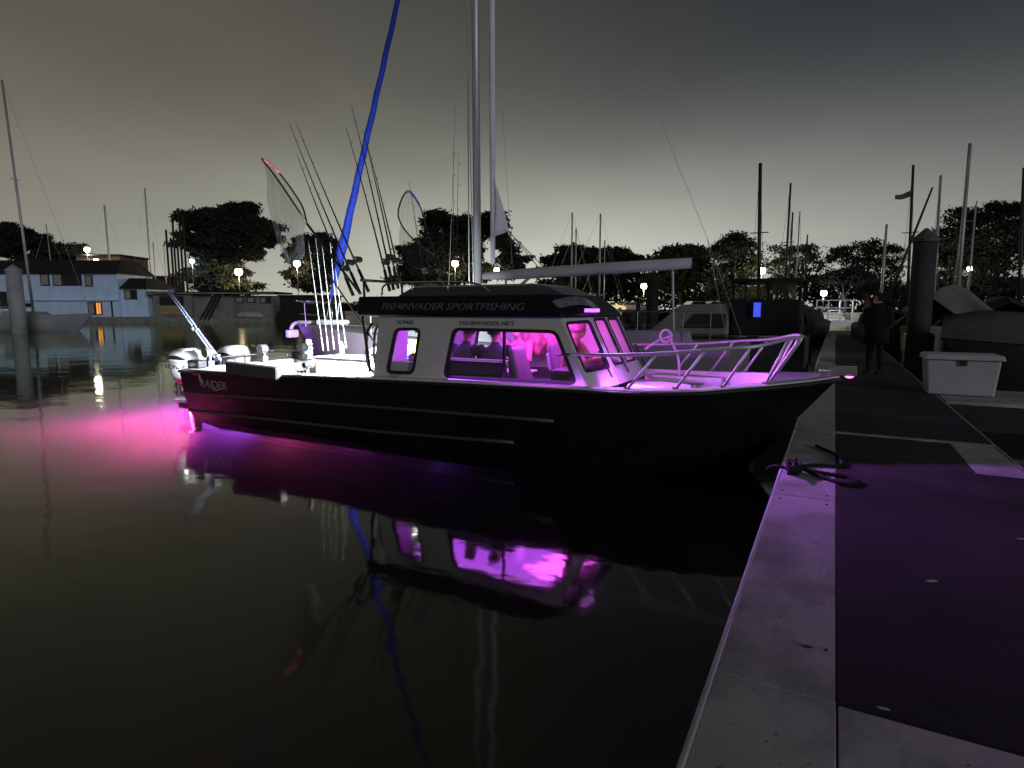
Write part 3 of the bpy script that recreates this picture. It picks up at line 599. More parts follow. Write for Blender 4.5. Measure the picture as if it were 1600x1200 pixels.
# cleat and mooring line
t = thing('dock_cleat', 'black horned cleat on the white edge board wrapped with rope', 'cleat', (-0.24, 5.72, DZ), None)
MB().box((-.24, 5.72, DZ + .012), (.10, .16, .02)).build('base', RUBBER, t, bevel=.006)
MB().tube([(-.24, 5.67, DZ + .02), (-.24, 5.67, DZ + .075)], .018, 8).build('post', RUBBER, t); MB().tube([(-.24, 5.77, DZ + .02), (-.24, 5.77, DZ + .075)], .018, 8).build('post', RUBBER, t)
MB().tube(arcpts([(-.25, 5.54, DZ + .10), (-.24, 5.65, DZ + .08), (-.24, 5.79, DZ + .08), (-.23, 5.90, DZ + .10)], 5), [.010] + [.018] * 14 + [.010], 8).build('horn', RUBBER, t, smooth=True)
def rope(path, rad):
    P_ = [Vector(p) for p in path]; fine = []
    for a_, b_ in zip(P_, P_[1:]):
        n_ = max(1, int((b_ - a_).length / .012)); fine += [a_.lerp(b_, k / n_) for k in range(n_)]
    fine.append(P_[-1]); m = MB(); ln = 0.0; up_ = Vector((0, 0, 1)); st = [[], [], []]
    for i, p in enumerate(fine):
        tg = (fine[min(i + 1, len(fine) - 1)] - fine[max(i - 1, 0)]).normalized(); u = tg.cross(up_); u = u.normalized() if u.length > .05 else Vector((1, 0, 0)); v = tg.cross(u)
        if i: ln += (p - fine[i - 1]).length
        for k in range(3):
            a_ = ln / .022 + k * 2.094; st[k].append(p + (u * math.cos(a_) + v * math.sin(a_)) * rad * .5)
    for q in st: m.tube(q, rad * .58, 5)
    return m
rp = []
for k in range(26):
    a = k * .85; rp.append((-.24 + .055 * math.cos(a), 5.72 + .10 * math.sin(a), DZ + .035 + .0022 * k))
path = arcpts([(-.47, 5.86, DZ - .02), (-.40, 5.80, DZ + .03), (-.31, 5.74, DZ + .04)] + rp + [(-.10, 5.70, DZ + .03), (.02, 5.62, DZ + .018), (.14, 5.50, DZ + .02), (.23, 5.54, DZ + .02), (.26, 5.64, DZ + .02), (.18, 5.76, DZ + .02), (.05, 5.78, DZ + .018), (-.12, 5.78, DZ + .03), (-.20, 5.78, DZ + .06)], 4)
lone(rope(path, .017), 'mooring_line', ROPE, 'black rope knotted on the dock cleat with a loop over the matting', 'rope', (-.24, 5.72, DZ), smooth=True)
path = arcpts([(-.20, 5.86, DZ + .03), (-.16, 5.99, DZ + .018), (-.05, 6.08, DZ + .018), (.08, 6.10, DZ + .02), (.14, 6.20, DZ + .024), (.12, 6.42, DZ + .024), (.09, 6.58, DZ + .022), (.03, 6.72, DZ + .02), (-.05, 6.86, DZ + .02), (-.09, 6.95, DZ + .02)], 6)
lone(rope(path, .018), 'rope_tail', ROPE, 'loose black rope tail curling along the matting towards the bow', 'rope', (.1, 6.2, DZ), smooth=True)
# ------------------------------------------------------------------ people
SKIN = M('skin', (0.50, 0.33, 0.25), 0.55, 0, 0.08, 20); NAVY = M('dark_navy_jacket', (0.035, 0.03, 0.05), 0.8, 0, 0.3, 9, 0.4); BLACKC = M('black_clothing', (0.006, 0.006, 0.007), 0.95, 0, 0.3, 9, 0.3)
PINKC = M('faded_red_jacket', (0.55, 0.20, 0.24), 0.8, 0, 0.25, 9, 0.4); HAIR = M('dark_hair', (0.015, 0.011, 0.009), 0.6, 0, 0.3, 40, 0.4); EYE = M('dark_eye', (0.01, 0.01, 0.01), 0.3)
JEAN = M('dark_trousers', (0.02, 0.02, 0.028), 0.85, 0, 0.3, 12, 0.3)
def person(label, loc, rz, pose, top, bottom, group=None, hood=False, coat=False):
    """joints in a local frame: x right, y ahead, z up; one fused surface, clothes by region"""
    t = thing('person', label, 'person', loc, group); R = Matrix.Rotation(rz, 3, 'Z'); loc = Vector(loc)
    J = {k: Vector(v) for k, v in pose.items()}; mb = MB(); reg = []
    def limb(a, b, r0, r1, kind, n=10):
        d = J[b] - J[a] if isinstance(b, str) else b - J[a]; B = J[b] if isinstance(b, str) else b
        mb.tube([J[a].lerp(B, k) for k in (0, .25, .5, .75, 1)], [r0, r0 * .75 + r1 * .25 + .004, (r0 + r1) / 2 + .004, r0 * .25 + r1 * .75, r1], n); mb.ball(J[a], r0, 10, 6); mb.ball(B, r1, 10, 6)
        reg.append((J[a].copy(), B.copy(), kind))
    pel, chest, neck, head = J['pelvis'], J['chest'], J['neck'], J['head']
    mb.loft([[p + Vector((wx * math.cos(a), wy * math.sin(a), 0)) for a in [2 * math.pi * j / 14 for j in range(14)]] for p, wx, wy in
             ((pel + Vector((0, 0, -.09)), .13, .11), (pel, .175, .125), (pel.lerp(chest, .45), .155, .115), (chest, .185, .125), (chest.lerp(neck, .6), .165, .10), (neck, .06, .06))])
    reg.append((pel, chest, 'top')); reg.append((chest, neck, 'top'))
    for s in 'lr':
        limb('sh_' + s, 'el_' + s, .062, .046, 'top'); limb('el_' + s, 'wr_' + s, .046, .033, 'top')
        limb('hip_' + s, 'kn_' + s, .092, .062, 'bottom'); limb('kn_' + s, 'an_' + s, .062, .043, 'bottom')
        dirf = R.inverted() @ (R @ Vector((0, 1, 0))); toe = J['an_' + s] + dirf * .17 + Vector((0, 0, -.045)); limb('an_' + s, toe, .045, .038, 'bottom')
        w_ = J['wr_' + s]; dd = (w_ - J['el_' + s]).normalized(); sd = dd.cross(Vector((0, 0, 1))); sd = sd.normalized() if sd.length > .1 else Vector((1, 0, 0)); dn = sd.cross(dd)
        palm = w_ + dd * .085; mb.tube([w_, w_ + dd * .04, palm], [.03, .042, .036], 8, flat=.55); reg.append((w_, palm, 'skin'))
        for k, ln in ((-1.5, .07), (-.5, .085), (.5, .08), (1.5, .06)):
            a = palm + sd * k * .017; q1 = a + dd * ln * .55 - dn * .008; q2 = q1 + dd * ln * .35 - dn * .03
            mb.tube([a - dd * .02, a, q1, q2], [.0095, .0095, .009, .007], 6); reg.append((a, q2, 'skin'))
        a = w_ + dd * .03 - sd * .035; mb.tube([a, a - sd * .02 + dd * .035, a - sd * .024 + dd * .07], [.012, .011, .008], 6); reg.append((a, a - sd * .024 + dd * .07, 'skin'))
    mb.tube([neck - Vector((0, 0, .05)), neck.lerp(head, .5), head], [.062, .056, .06], 10); reg.append((neck + Vector((0, 0, .03)), head, 'skin'))
    hr = Matrix.Rotation(J.get('turn', Vector()).z, 3, 'Z') @ Matrix.Rotation(J.get('turn', Vector()).x, 3, 'X')
    hd = lambda x, y, z: head + hr @ Vector((x, y, z))
    mb.ball(hd(0, -.01, .03), (.078, .098, .105), 14, 10, hr); mb.ball(hd(0, .025, -.05), (.058, .068, .065), 12, 8, hr)
    mb.tube([hd(0, .085, .02), hd(0, .112, -.018), hd(0, .095, -.03)], [.010, .016, .012], 6); mb.tube([hd(-.022, .088, -.058), hd(.022, .088, -.058)], .012, 6)
    for s in (-1, 1): mb.ball(hd(.08 * s, -.005, 0), (.012, .024, .034), 8, 6, hr)
    reg.append((head, head + Vector((0, 0, .05)), 'skin'))
    tmp = bpy.data.meshes.new('body_source'); tmp.from_pydata(mb.v, [], mb.f); ob = bpy.data.objects.new('body_source', tmp); COL.objects.link(ob)
    m1 = ob.modifiers.new('r', 'REMESH'); m1.mode = 'VOXEL'; m1.voxel_size = .014
    m2 = ob.modifiers.new('s', 'SMOOTH'); m2.iterations = 3; m2.factor = .4
    dg = bpy.context.evaluated_depsgraph_get(); dg.update(); me = bpy.data.meshes.new_from_object(ob.evaluated_get(dg)); bpy.data.objects.remove(ob); me.name = 'body'
    n = len(me.polygons); cen = np.empty(n * 3); me.polygons.foreach_get('center', cen); cen = cen.reshape(-1, 3)
    best = np.full(n, 9.0); mi = np.zeros(n, int); idx = {'top': 0, 'bottom': 1, 'skin': 2}
    for a, b, k in reg:
        a, b = np.array(a), np.array(b); ab = b - a; tt = np.clip(((cen - a) @ ab) / (ab @ ab + 1e-9), 0, 1); d = np.linalg.norm(cen - a - tt[:, None] * ab, axis=1) - (.06 if k != 'skin' else .05)
        if k == 'top' and (a == np.array(pel)).all(): d = d - .06
        m = d < best; best[m] = d[m]; mi[m] = idx[k]
    eyes = [np.array(hd(.031 * s, .085, .012)) for s in (-1, 1)]
    for e in eyes: mi[np.linalg.norm(cen - e, axis=1) < .014] = 3
    me.materials.clear(); [me.materials.append(m) for m in (top, bottom, SKIN, EYE)]
    me.polygons.foreach_set('material_index', mi.astype(np.int32)); me.polygons.foreach_set('use_smooth', [True] * n)
    me.transform(Matrix.Translation((0, 0, 0)) @ R.to_4x4()); me.update()
    o = bpy.data.objects.new('body', me); COL.objects.link(o); o.parent = t
    if coat:
        cm = MB(); P_ = lambda c, wx, wy: [loc + R @ (c + Vector((wx * (1 + .04 * math.sin(5 * a)) * math.cos(a), wy * (1 + .05 * math.sin(4 * a + 1)) * math.sin(a), 0))) for a in [2 * math.pi * j / 20 for j in range(20)]]
        cm.loft([P_(pel + Vector((0, .01, -.26)), .25, .20), P_(pel, .235, .185), P_(pel.lerp(chest, .5), .225, .175), P_(chest, .245, .175), P_(chest.lerp(neck, .62), .225, .15), P_(neck, .12, .11), P_(neck + Vector((0, .0, .07)), .10, .10)], True, False); cm.build('coat', top, t, smooth=True, solid=.02)
        for s in 'lr':
            sm = MB(); sm.tube([loc + R @ J['sh_' + s], loc + R @ J['el_' + s], loc + R @ (J['wr_' + s].lerp(J['el_' + s], -.12))], [.10, .082, .062], 12); sm.build('sleeve', top, t, smooth=True)
    hm = MB()
    rings = []
    for i in range(8):
        a = math.pi / 2 - i * (math.pi * .62) / 7; ring = []
        for j in range(18):
            b = 2 * math.pi * j / 18; y_ = math.sin(b); low = .45 if y_ > .35 else 1.0
            aa = math.pi / 2 - (math.pi / 2 - a) * low
            k = 1.09 if not hood else 1.28
            ring.append(loc + R @ hd(.08 * k * max(math.cos(aa), .03) * math.cos(b), -.012 + .1 * k * max(math.cos(aa), .03) * y_, .03 + .107 * k * math.sin(aa)))
        rings.append(ring)
    hm.loft(rings, True, False); hm.build('hood' if hood else 'hair', top if hood else HAIR, t, smooth=True, solid=.012)
    return t
STAND = dict(pelvis=(0, 0, .95), chest=(0, .01, 1.28), neck=(0, .01, 1.48), head=(0, .04, 1.61), sh_l=(-.19, .01, 1.41), sh_r=(.19, .01, 1.41), el_l=(-.27, -.03, 1.14), el_r=(.27, -.02, 1.14),
             wr_l=(-.14, .06, 1.02), wr_r=(.14, .06, 1.02), hip_l=(-.09, 0, .9), hip_r=(.09, 0, .9), kn_l=(-.1, .02, .5), kn_r=(.1, .06, .5), an_l=(-.1, -.04, .085), an_r=(.11, .03, .085), turn=(-.15, 0, -.5))
person('person in black clothing standing on the dock beyond the bow', (.83, 15.2, DZ + .03), 2.6, STAND, BLACKC, BLACKC, hood=True, coat=True)
def seated(lean=0.15, arms=(.35, .3), turn=(0, 0, 0), hip=.45):
    L_ = lean; P_ = lambda x, s, z: (x, s * L_ * 1.0, z)
    d = dict(pelvis=(0, 0, hip + .08), chest=(0, L_ * .6, hip + .40), neck=(0, L_, hip + .60), head=(0, L_ + .06, hip + .74), sh_l=(-.19, L_ * .9, hip + .54), sh_r=(.19, L_ * .9, hip + .54),
             el_l=(-.27, L_ + .16, hip + .30), el_r=(.27, L_ + .16, hip + .30), wr_l=(-.12, L_ + arms[0], hip + .34), wr_r=(.14, L_ + arms[1], hip + .36),
             hip_l=(-.1, .02, hip + .04), hip_r=(.1, .02, hip + .04), kn_l=(-.12, .42, hip + .03), kn_r=(.12, .42, hip + .03), an_l=(-.12, .40, .09), an_r=(.12, .40, .09), turn=turn)
    return d
# ================================================================== the fishing boat
YC = 7.55
BX = [-9.85, -8.5, -7.0, -5.5, -4.0, -2.8, -1.9, -1.2, -0.6, -0.2, 0.09]
BH = [1.31, 1.33, 1.33, 1.33, 1.33, 1.32, 1.27, 1.08, 0.70, 0.36, 0.035]
BZ = [.875, .89, .92, .955, .985, .995, 1.005, 1.035, 1.085, 1.12, 1.15]
def hb(x): return interp(x, BX, BH)
def sheer(x): return interp(x, BX, BZ)
def zr1(x): return interp(x, [-9.85, -5, -2.6, 0.09], [.47, .565, .60, .78])
def zr2(x): return interp(x, [-9.85, -5.4, -3.2, 0.09], [.14, .19, .27, .45])
def rake(x): return interp(x, [-3.2, -1.6, .09], [0, .22, .80])
boat = thing('fishing_boat', 'black-hulled sportfishing boat with white cabin glowing purple, moored bow to the dock', 'boat', (-4.9, YC, 0), None)
def sect(x, sy):
    h, zs, a, b, k = hb(x), sheer(x), zr1(x), zr2(x), rake(x)
    o = []
    for wd, z in ((1, zs), (.992, zs - .07), (.965, a + .03), (.955, a - .03), (.90, b + .03), (.885, b - .03), (.80, -.06), (.45, -.30)):
        o.append(Vector((x - k * (zs - z), YC + sy * h * wd, z)))
    return o
xs = sorted(set(BX + [-9.2, -7.8, -6.2, -4.7, -3.4, -2.3, -1.55, -.9, -.4, -.05]))
rings = []
for x in xs:
    n_, f_ = sect(x, -1), sect(x, 1); rings.append(n_ + [Vector((x - rake(x) * (sheer(x) + .4), YC, -.40))] + f_[::-1])
mb = MB(); mb.loft(rings, False, False); mb.add(rings[0], [tuple(range(len(rings[0])))]); mb.build('hull', HULL, boat, smooth=False)
for sy in (-1, 1):
    for zf, wd, x1 in ((zr1, .96, -2.4), (zr2, .893, -3.2)):
        pts = [(x - rake(x) * (sheer(x) - zf(x)), YC + sy * (hb(x) * wd + .006), zf(x)) for x in xs if x <= x1]
        MB().tube(pts, .026, 6).build('spray_rail', HULLTRIM, boat, smooth=True)
    MB().tube([(x, YC + sy * (hb(x) + .004), sheer(x) - .03) for x in xs], .028, 6).build('rub_rail', RUBBER, boat, smooth=True)
# gunwale caps, cockpit liner, foredeck
for sy in (-1, 1):
    mb = MB(); r_ = []
    for x in xs:
        h, z = hb(x), sheer(x); i_ = max(h - .2, .01)
        r_.append([Vector((x, YC + sy * h, z - .02)), Vector((x, YC + sy * h, z + .012)), Vector((x, YC + sy * i_, z + .02)), Vector((x, YC + sy * i_, z - .03))])
    mb.loft(r_, True, True); mb.build('gunwale', DECKW, boat)
def liner(xl, zf, name, mat):
    mb = MB(); r_ = []
    for x in xl:
        h = max(hb(x) - .21, .02); r_.append([Vector((x, YC - h, sheer(x) - .01)), Vector((x, YC - h + .01, zf)), Vector((x, YC + h - .01, zf)), Vector((x, YC + h, sheer(x) - .01))])
    mb.loft(r_, False, False)
    return mb.build(name, mat, boat, solid=.012)
liner([-9.62, -8.5, -7.5, -6.5, -5.6], .36, 'cockpit_liner', DECKW)
liner([-5.58, -4.5, -3.5, -2.45], .42, 'cabin_sole', DVINYL)
liner([-2.42, -1.9, -1.55, -1.2, -.9, -.62], .80, 'foredeck', DECKW)
mb = MB(); mb.add([(-.62, YC - .5, .80), (-.62, YC + .5, .80), (-.62, YC + .5, 1.07), (-.62, YC - .5, 1.07)], [(0, 1, 2, 3)]); mb.build('bow_bulkhead', DECKW, boat, solid=.02)
mb = MB(); mb.loft([[Vector((x, YC - hb(x) + .02, sheer(x) + .024)), Vector((x, YC + hb(x) - .02, sheer(x) + .024))] for x in (-.61, -.4, -.2, .0, .07)], False, False); mb.build('bow_deck', M('dull_bow_plate', (.16, .155, .16), .45, .3), boat, solid=.015)
# raised hatch and seat lockers on the foredeck
mb = MB(); mb.hexa([(-2.3, 7.15, .81), (-1.35, 7.2, .81), (-1.35, 7.9, .81), (-2.3, 7.95, .81), (-2.25, 7.25, .97), (-1.55, 7.3, .93), (-1.55, 7.8, .93), (-2.25, 7.85, .97)]); mb.build('deck_hatch', DECKW, boat, bevel=.02)
MB().box((-1.75, 8.42, .90), (.95, .26, .17)).build('bench_locker', DECKW, boat, bevel=.02)
MB().box((-1.06, 7.35, .86), (.28, .36, .10)).build('anchor_locker_lid', DECKW, boat, bevel=.015)
# transom and motor well
MB().box((-9.70, YC, .70), (.16, 2.40, .40)).build('transom', DECKW, boat, bevel=.03)
MB().box((-10.0, YC, .20), (.42, 2.3, .10)).build('swim_step', DSTEEL, boat, bevel=.02)
for y in (6.42, 8.68): MB().box((-9.62, y, .965), (.30, .18, .14)).build('stern_box', DSTEEL, boat, bevel=.02)
# outboard motors
COWL = M('white_motor_cowl', (0.72, 0.72, 0.72), 0.3, 0, 0.04, 4); COWD = M('black_cowl_intake', (0.012, 0.012, 0.014), .4); REDS = M('red_motor_stripe', (0.55, 0.03, 0.05), .4)
def motor(yc):
    o = bpy.data.objects.new('outboard_motor', None); COL.objects.link(o); o.parent = boat; ORG[o] = ORG[boat]
    def ring(z, x0, x1, w_, k=3.2):
        r_ = []
        for j in range(20):
            a = 2 * math.pi * j / 20; c, s = math.cos(a), math.sin(a)
            r_.append(Vector((-9.85 + 1.2 * ((x0 + x1) / 2 + (x1 - x0) / 2 * math.copysign(abs(c) ** (2 / k), c) + 9.96), yc + 1.12 * w_ * math.copysign(abs(s) ** (2 / k), s), z)))
        return r_
    MB().loft([ring(.96, -10.52, -9.98, .20), ring(1.02, -10.52, -9.96, .215), ring(1.10, -10.48, -9.98, .21), ring(1.17, -10.40, -10.02, .18), ring(1.205, -10.3, -10.1, .11)]).build('cowling', COWL, o, smooth=True)
    MB().loft([ring(.62, -10.42, -10.06, .15), ring(.72, -10.48, -10.0, .185), ring(.955, -10.52, -9.98, .20)]).build('mid_cowling', COWL, o, smooth=True)
    MB().loft([ring(.56, -10.38, -10.06, .14), ring(.615, -10.43, -10.04, .158)]).build('red_stripe', REDS, o, smooth=True)
    MB().loft([ring(-.3, -10.22, -10.02, .03), ring(.3, -10.28, -10.0, .05), ring(.42, -10.34, -9.94, .10), ring(.555, -10.36, -9.92, .12)]).build('drive_leg', COWL, o, smooth=True)
    MB().loft([ring(.28, -10.55, -9.98, .14), ring(.30, -10.52, -9.98, .14)]).build('cavitation_plate', COWL, o)
    MB().box((-9.86, yc, .60), (.20, .26, .34)).build('clamp_bracket', DSTEEL, o, bevel=.02)
    for s in (-1, 1):
        pts = [Vector((-10.45 + .55 * i / 10, yc + s * (.242 if 0 < i < 10 else .226), 1.035 + .055 * math.sin(math.pi * i / 10) ** .8 - .012 * i / 10)) for i in range(11)]
        low = [Vector((p.x, yc + s * (.247 if 0 < i < 10 else .226), 1.028 - .002 * i)) for i, p in enumerate(pts)]
        MB().loft([[a, b] for a, b in zip(pts, low)], False, False).build('intake', COWD, o, solid=.006)
    text_mesh('lettering', 'HONDA', .115, (-10.47, yc - .229, .85), (1, 0, 0), (0, 0, 1), DLETTER, o, width=.56)
    return o
motor(6.62); motor(7.56)
text_mesh('lettering', 'RAIDER', .19, aty(314, 604, YC - 1.31), (1, 0, -.03), (0, 0, 1), LOGO, boat, shear=.12, width=.66)
mb = MB(); c0 = aty(318, 600, YC - 1.315)
mb.tube(arcpts([c0 + Vector((-.25, 0, .15)), c0 + Vector((-.12, 0, .16)), c0 + Vector((-.06, 0, .02))], 4), .02, 6); mb.build('logo_swash', LOGO, boat, smooth=True)
MB().tube(arcpts([c0 + Vector((.22, 0, -.05)), c0 + Vector((.32, 0, -.085)), c0 + Vector((.42, 0, -.05))], 4), .014, 6).build('logo_swash', LOGO, boat, smooth=True)
# cabin walls: near and far sides
YN0, YN1 = 6.42, 6.48
def wy(z): return YN0 + (YN1 - YN0) * (z - .95) / .87
def WP(x, z, side=-1):
    y = wy(z); return Vector((x, y if side < 0 else 2 * YC - y, z))
def px_wall(px, py): v = aty(px, py, 6.45); return (v.x, v.z)
W1 = [px_wall(607, 581), px_wall(648, 583), px_wall(656, 514), px_wall(618, 514)]
W2 = [px_wall(697, 588), px_wall(902, 599), px_wall(868, 518), px_wall(709, 514)]
AB, AT, FT, FB = (-5.68, .94), (-5.58, 1.82), (-2.86, 1.82), (-2.45, .955)
for side in (-1, 1):
    mb = MB(); mid = -4.62
    W2s = W2
    def cell(o4, win):
        arcs = rrect([WP(*q, side) for q in win], .085); holed(mb, [WP(*q, side) for q in o4], arcs); return arcs
    a1 = cell([AB, (mid, .945), (mid, 1.82), AT], W1); a2 = cell([(mid, .945), FB, FT, (mid, 1.82)], W2s) if side < 0 else None
    if side > 0: mb.add([WP(*q, side) for q in ((mid, .945), FB, FT, (mid, 1.82))], [(0, 1, 2, 3)])
    mb.build('cabin_wall', WHITE, boat, solid=.02)
    for arcs in [a for a in (a1, a2) if a]:
        fm = MB(); ring_frame(fm, arcs, .042, (0, side, 0), .018); fo = fm.build('window_frame', RUBBER, boat)
        if arcs is a2 and side < 0:
            d0, d1 = px_wall(789, 592), px_wall(787, 514)
            MB().hexa([WP(x + dx, z, side) + Vector((0, dy, 0)) for z, x in ((d0[1], d0[0]), (d1[1], d1[0])) for dx, dy in ((-.016, -.014), (.016, -.014), (.016, .014), (-.016, .014))]).build('mullion', RUBBER, fo)
        pts = [p for a in arcs for p in a]; pm = MB(); pm.prism(pts, (0, .005, 0)); pm.build('pane', PANE, fo)
# windshield: three raked facets
BOT = [Vector((-2.45, YN0, .955)), Vector((-2.28, 7.02, .985)), Vector((-2.28, 8.08, .985)), Vector((-2.45, 2 * YC - YN0, .955))]
TOP = [Vector((-2.86, YN1, 1.82)), Vector((-2.70, 7.02, 1.84)), Vector((-2.70, 8.08, 1.84)), Vector((-2.86, 2 * YC - YN1, 1.82))]
for i in range(3):
    b0, b1, t0, t1 = BOT[i], BOT[i + 1], TOP[i], TOP[i + 1]
    q = lambda u, v: (b0.lerp(b1, u)).lerp(t0.lerp(t1, u), v)
    wins = ([(.10, .90, .24, .90)], [(.06, .46, .26, .92), (.54, .94, .26, .92)], [(.10, .90, .24, .90)])[i]; fm = MB(); allarcs = []
    cuts = [0, 1] if len(wins) == 1 else [0, .5, 1]
    nrm_ = (b1 - b0).cross(t0 - b0).normalized()
    for k, (u0, u1, v0, v1) in enumerate(wins):
        arcs = rrect([q(u0, v0), q(u1, v0), q(u1, v1), q(u0, v1)], .05); holed(fm, [q(cuts[k], 0), q(cuts[k + 1], 0), q(cuts[k + 1], 1), q(cuts[k], 1)], arcs); allarcs.append(arcs)
    fm.build('windshield_frame', WHITE, boat, solid=.02)
    for arcs in allarcs:
        rm = MB(); ring_frame(rm, arcs, .03, nrm_, .016); fo = rm.build('window_frame', RUBBER, boat)
        MB().prism([p for a in arcs for p in a], nrm_ * .005).build('pane', PANE, fo)
for i in (1, 2): MB().tube([BOT[i], TOP[i]], .012, 6).build('windshield_seam', DSTEEL, boat)
for u, y0 in ((6.75, 6.6), (7.4, 7.2), (8.2, 8.0)):
    x_b = -2.30; MB().tube([(x_b + .015, u, 1.10), (x_b - .10, u - .16, 1.42)], .012, 6).build('wiper', RUBBER, boat)
# aft bulkhead with an open doorway
mb = MB()
mb.hexa([(-5.69, 6.42, .40), (-5.66, 6.42, .40), (-5.66, 7.1, .40), (-5.69, 7.1, .40), (-5.60, 6.48, 1.82), (-5.57, 6.48, 1.82), (-5.57, 7.1, 1.82), (-5.60, 7.1, 1.82)])
mb.hexa([(-5.69, 7.85, .40), (-5.66, 7.85, .40), (-5.66, 8.68, .40), (-5.69, 8.68, .40), (-5.60, 7.85, 1.82), (-5.57, 7.85, 1.82), (-5.57, 8.62, 1.82), (-5.60, 8.62, 1.82)])
mb.build('aft_bulkhead', WHITE, boat)
# hardtop
def outline(x0, x1, x2, yi, z): return [Vector((x0, YC - yi, z)), Vector((x1, YC - yi, z)), Vector((x2, YC - .52, z)), Vector((x2, YC + .52, z)), Vector((x1, YC + yi, z)), Vector((x0, YC + yi, z))]
mb = MB(); mb.loft([outline(-5.92, -2.80, -2.62, 1.125, 1.80), outline(-5.95, -2.82, -2.64, 1.14, 1.85), outline(-5.95, -3.12, -2.92, 1.09, 2.075)]); mb.build('hardtop', ROOFB, boat, bevel=.02)
mb = MB(); mb.loft([outline(-5.4, -3.2, -3.02, .92, 2.078), outline(-5.3, -3.45, -3.3, .72, 2.20), outline(-5.2, -3.6, -3.5, .45, 2.235)]); mb.build('roof_crown', ROOFG, boat, bevel=.02)
# grey visor patch on the near front corner of the roof
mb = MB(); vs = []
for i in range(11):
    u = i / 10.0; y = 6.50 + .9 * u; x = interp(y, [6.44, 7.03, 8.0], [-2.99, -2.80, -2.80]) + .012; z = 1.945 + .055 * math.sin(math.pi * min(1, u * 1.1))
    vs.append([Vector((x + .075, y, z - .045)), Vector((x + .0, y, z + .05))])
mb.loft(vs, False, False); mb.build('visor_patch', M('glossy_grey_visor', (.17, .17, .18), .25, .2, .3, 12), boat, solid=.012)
text_mesh('lettering', 'FISHINVADER SPORTFISHING', .125, (-5.50, YC - 1.128, 1.895), (1, 0, -.004), (0, .12, 1), LETTER, boat, shear=.28, width=2.22)
text_mesh('lettering', 'FISHINVADER.NET', .075, (-4.24, wy(1.70) - .014, 1.70), (1, 0, 0), (0, .06, 1), M('faded_small_lettering', (.20, .18, .20), .6), boat, width=.80)
text_mesh('lettering', '16 PASS', .075, (-5.26, wy(1.70) - .014, 1.70), (1, 0, 0), (0, .06, 1), M('faded_dark_lettering', (.09, .08, .09), .6), boat, width=.27)
# roof rails and rocket launcher for the rods
for y, z in ((6.72, 2.10), (8.38, 2.10)):
    mb = MB(); mb.tube(arcpts([(-5.75, y, z), (-5.65, y, z + .15), (-5.0, y, z + .17), (-4.2, y, z + .14), (-3.9, y, z)], 5), .014, 7)
    for x in (-5.2, -4.6): mb.tube([(x, y, z), (x, y, z + .165)], .011, 6)
    mb.build('roof_rail', STEEL, boat, smooth=True)
mb = MB(); mb.tube([(-5.84, 6.40, 2.30), (-5.84, 8.70, 2.30)], .02, 7)
for y in (6.46, 7.3, 8.62): mb.tube([(-5.84, y, 2.07), (-5.84, y, 2.30)], .018, 7)
mb.build('rod_rack', DSTEEL, boat, smooth=True)
# bow rails
def rail(sy):
    y = lambda x: YC + sy * (hb(x) - .10)
    top = arcpts([(-2.72, YC + sy * 1.08, 1.375), (-2.2, y(-2.2) , 1.39), (-1.65, y(-1.65), 1.42), (-1.1, y(-1.25), 1.475), (-.72, YC + sy * .88, 1.51), (-.42, YC + sy * .52, 1.585)], 6)
    nose = [(-.36, YC + sy * .44, 1.59), (-.33, YC + sy * .40, 1.57), (-.36, YC + sy * .40, 1.50), (-.60, YC + sy * .50, 1.10)]
    MB().tube(list(top) + [Vector(p) for p in nose], .020, 8).build('bow_rail', RAILM, boat, smooth=True)
    for xb, xt in ((-1.98, -1.68), (-1.48, -1.19), (-1.02, -.75), (-.62, -.42)):
        zt = interp(xt, [-2.2, -1.65, -1.1, -.72, -.42], [1.39, 1.42, 1.475, 1.51, 1.58]); yt = YC + sy * interp(xt, [-2.2, -1.65, -1.1, -.72, -.42], [hb(-2.2) - .10, hb(-1.65) - .10, hb(-1.25) - .10, .88, .52])
        MB().tube([(xb, YC + sy * (hb(xb) - .09), sheer(xb) + .01), (xt, yt, zt)], .016, 8).build('stanchion', RAILM, boat, smooth=True)
        MB().tube([(xb, YC + sy * (hb(xb) - .09), sheer(xb) + .016), (xb + .002, YC + sy * (hb(xb) - .09), sheer(xb) + .03)], .035, 8).build('stanchion_foot', STEEL, boat)
rail(-1); rail(1)
MB().tube([(-.35, YC - .40, 1.58), (-.31, YC, 1.59), (-.35, YC + .40, 1.58)], .02, 8).build('bow_rail', RAILM, boat, smooth=True)
MB().tube([(-2.86, 6.46, 1.36), (-2.78, 6.36, 1.37), (-2.70, 6.44, 1.375)], .014, 6).build('grab_rail', DSTEEL, boat)
# bow fittings
mb = MB(); mb.box((.05, YC, 1.19), (.34, .12, .05)); mb.box((.12, YC - .07, 1.22), (.26, .015, .10)); mb.box((.12, YC + .07, 1.22), (.26, .015, .10)); mb.build('anchor_roller', STEEL, boat, bevel=.005)
MB().ball((.18, YC - .03, 1.185), (.055, .05, .045), 10, 8).build('navigation_light', EM('pink_navigation_light', (1.0, .25, .9), 2.2), boat, smooth=True)
for x, y in ((-1.30, 6.62), (-5.2, 6.30), (-7.0, 6.30)):
    mb = MB(); z = sheer(x) + .015; mb.tube([(x - .10, y, z + .05), (x - .05, y, z + .04), (x + .05, y, z + .04), (x + .10, y, z + .05)], [.008, .014, .014, .008], 7); mb.box((x - .03, y, z + .02), (.02, .03, .04)); mb.box((x + .03, y, z + .02), (.02, .03, .04)); mb.build('cleat', STEEL, boat)
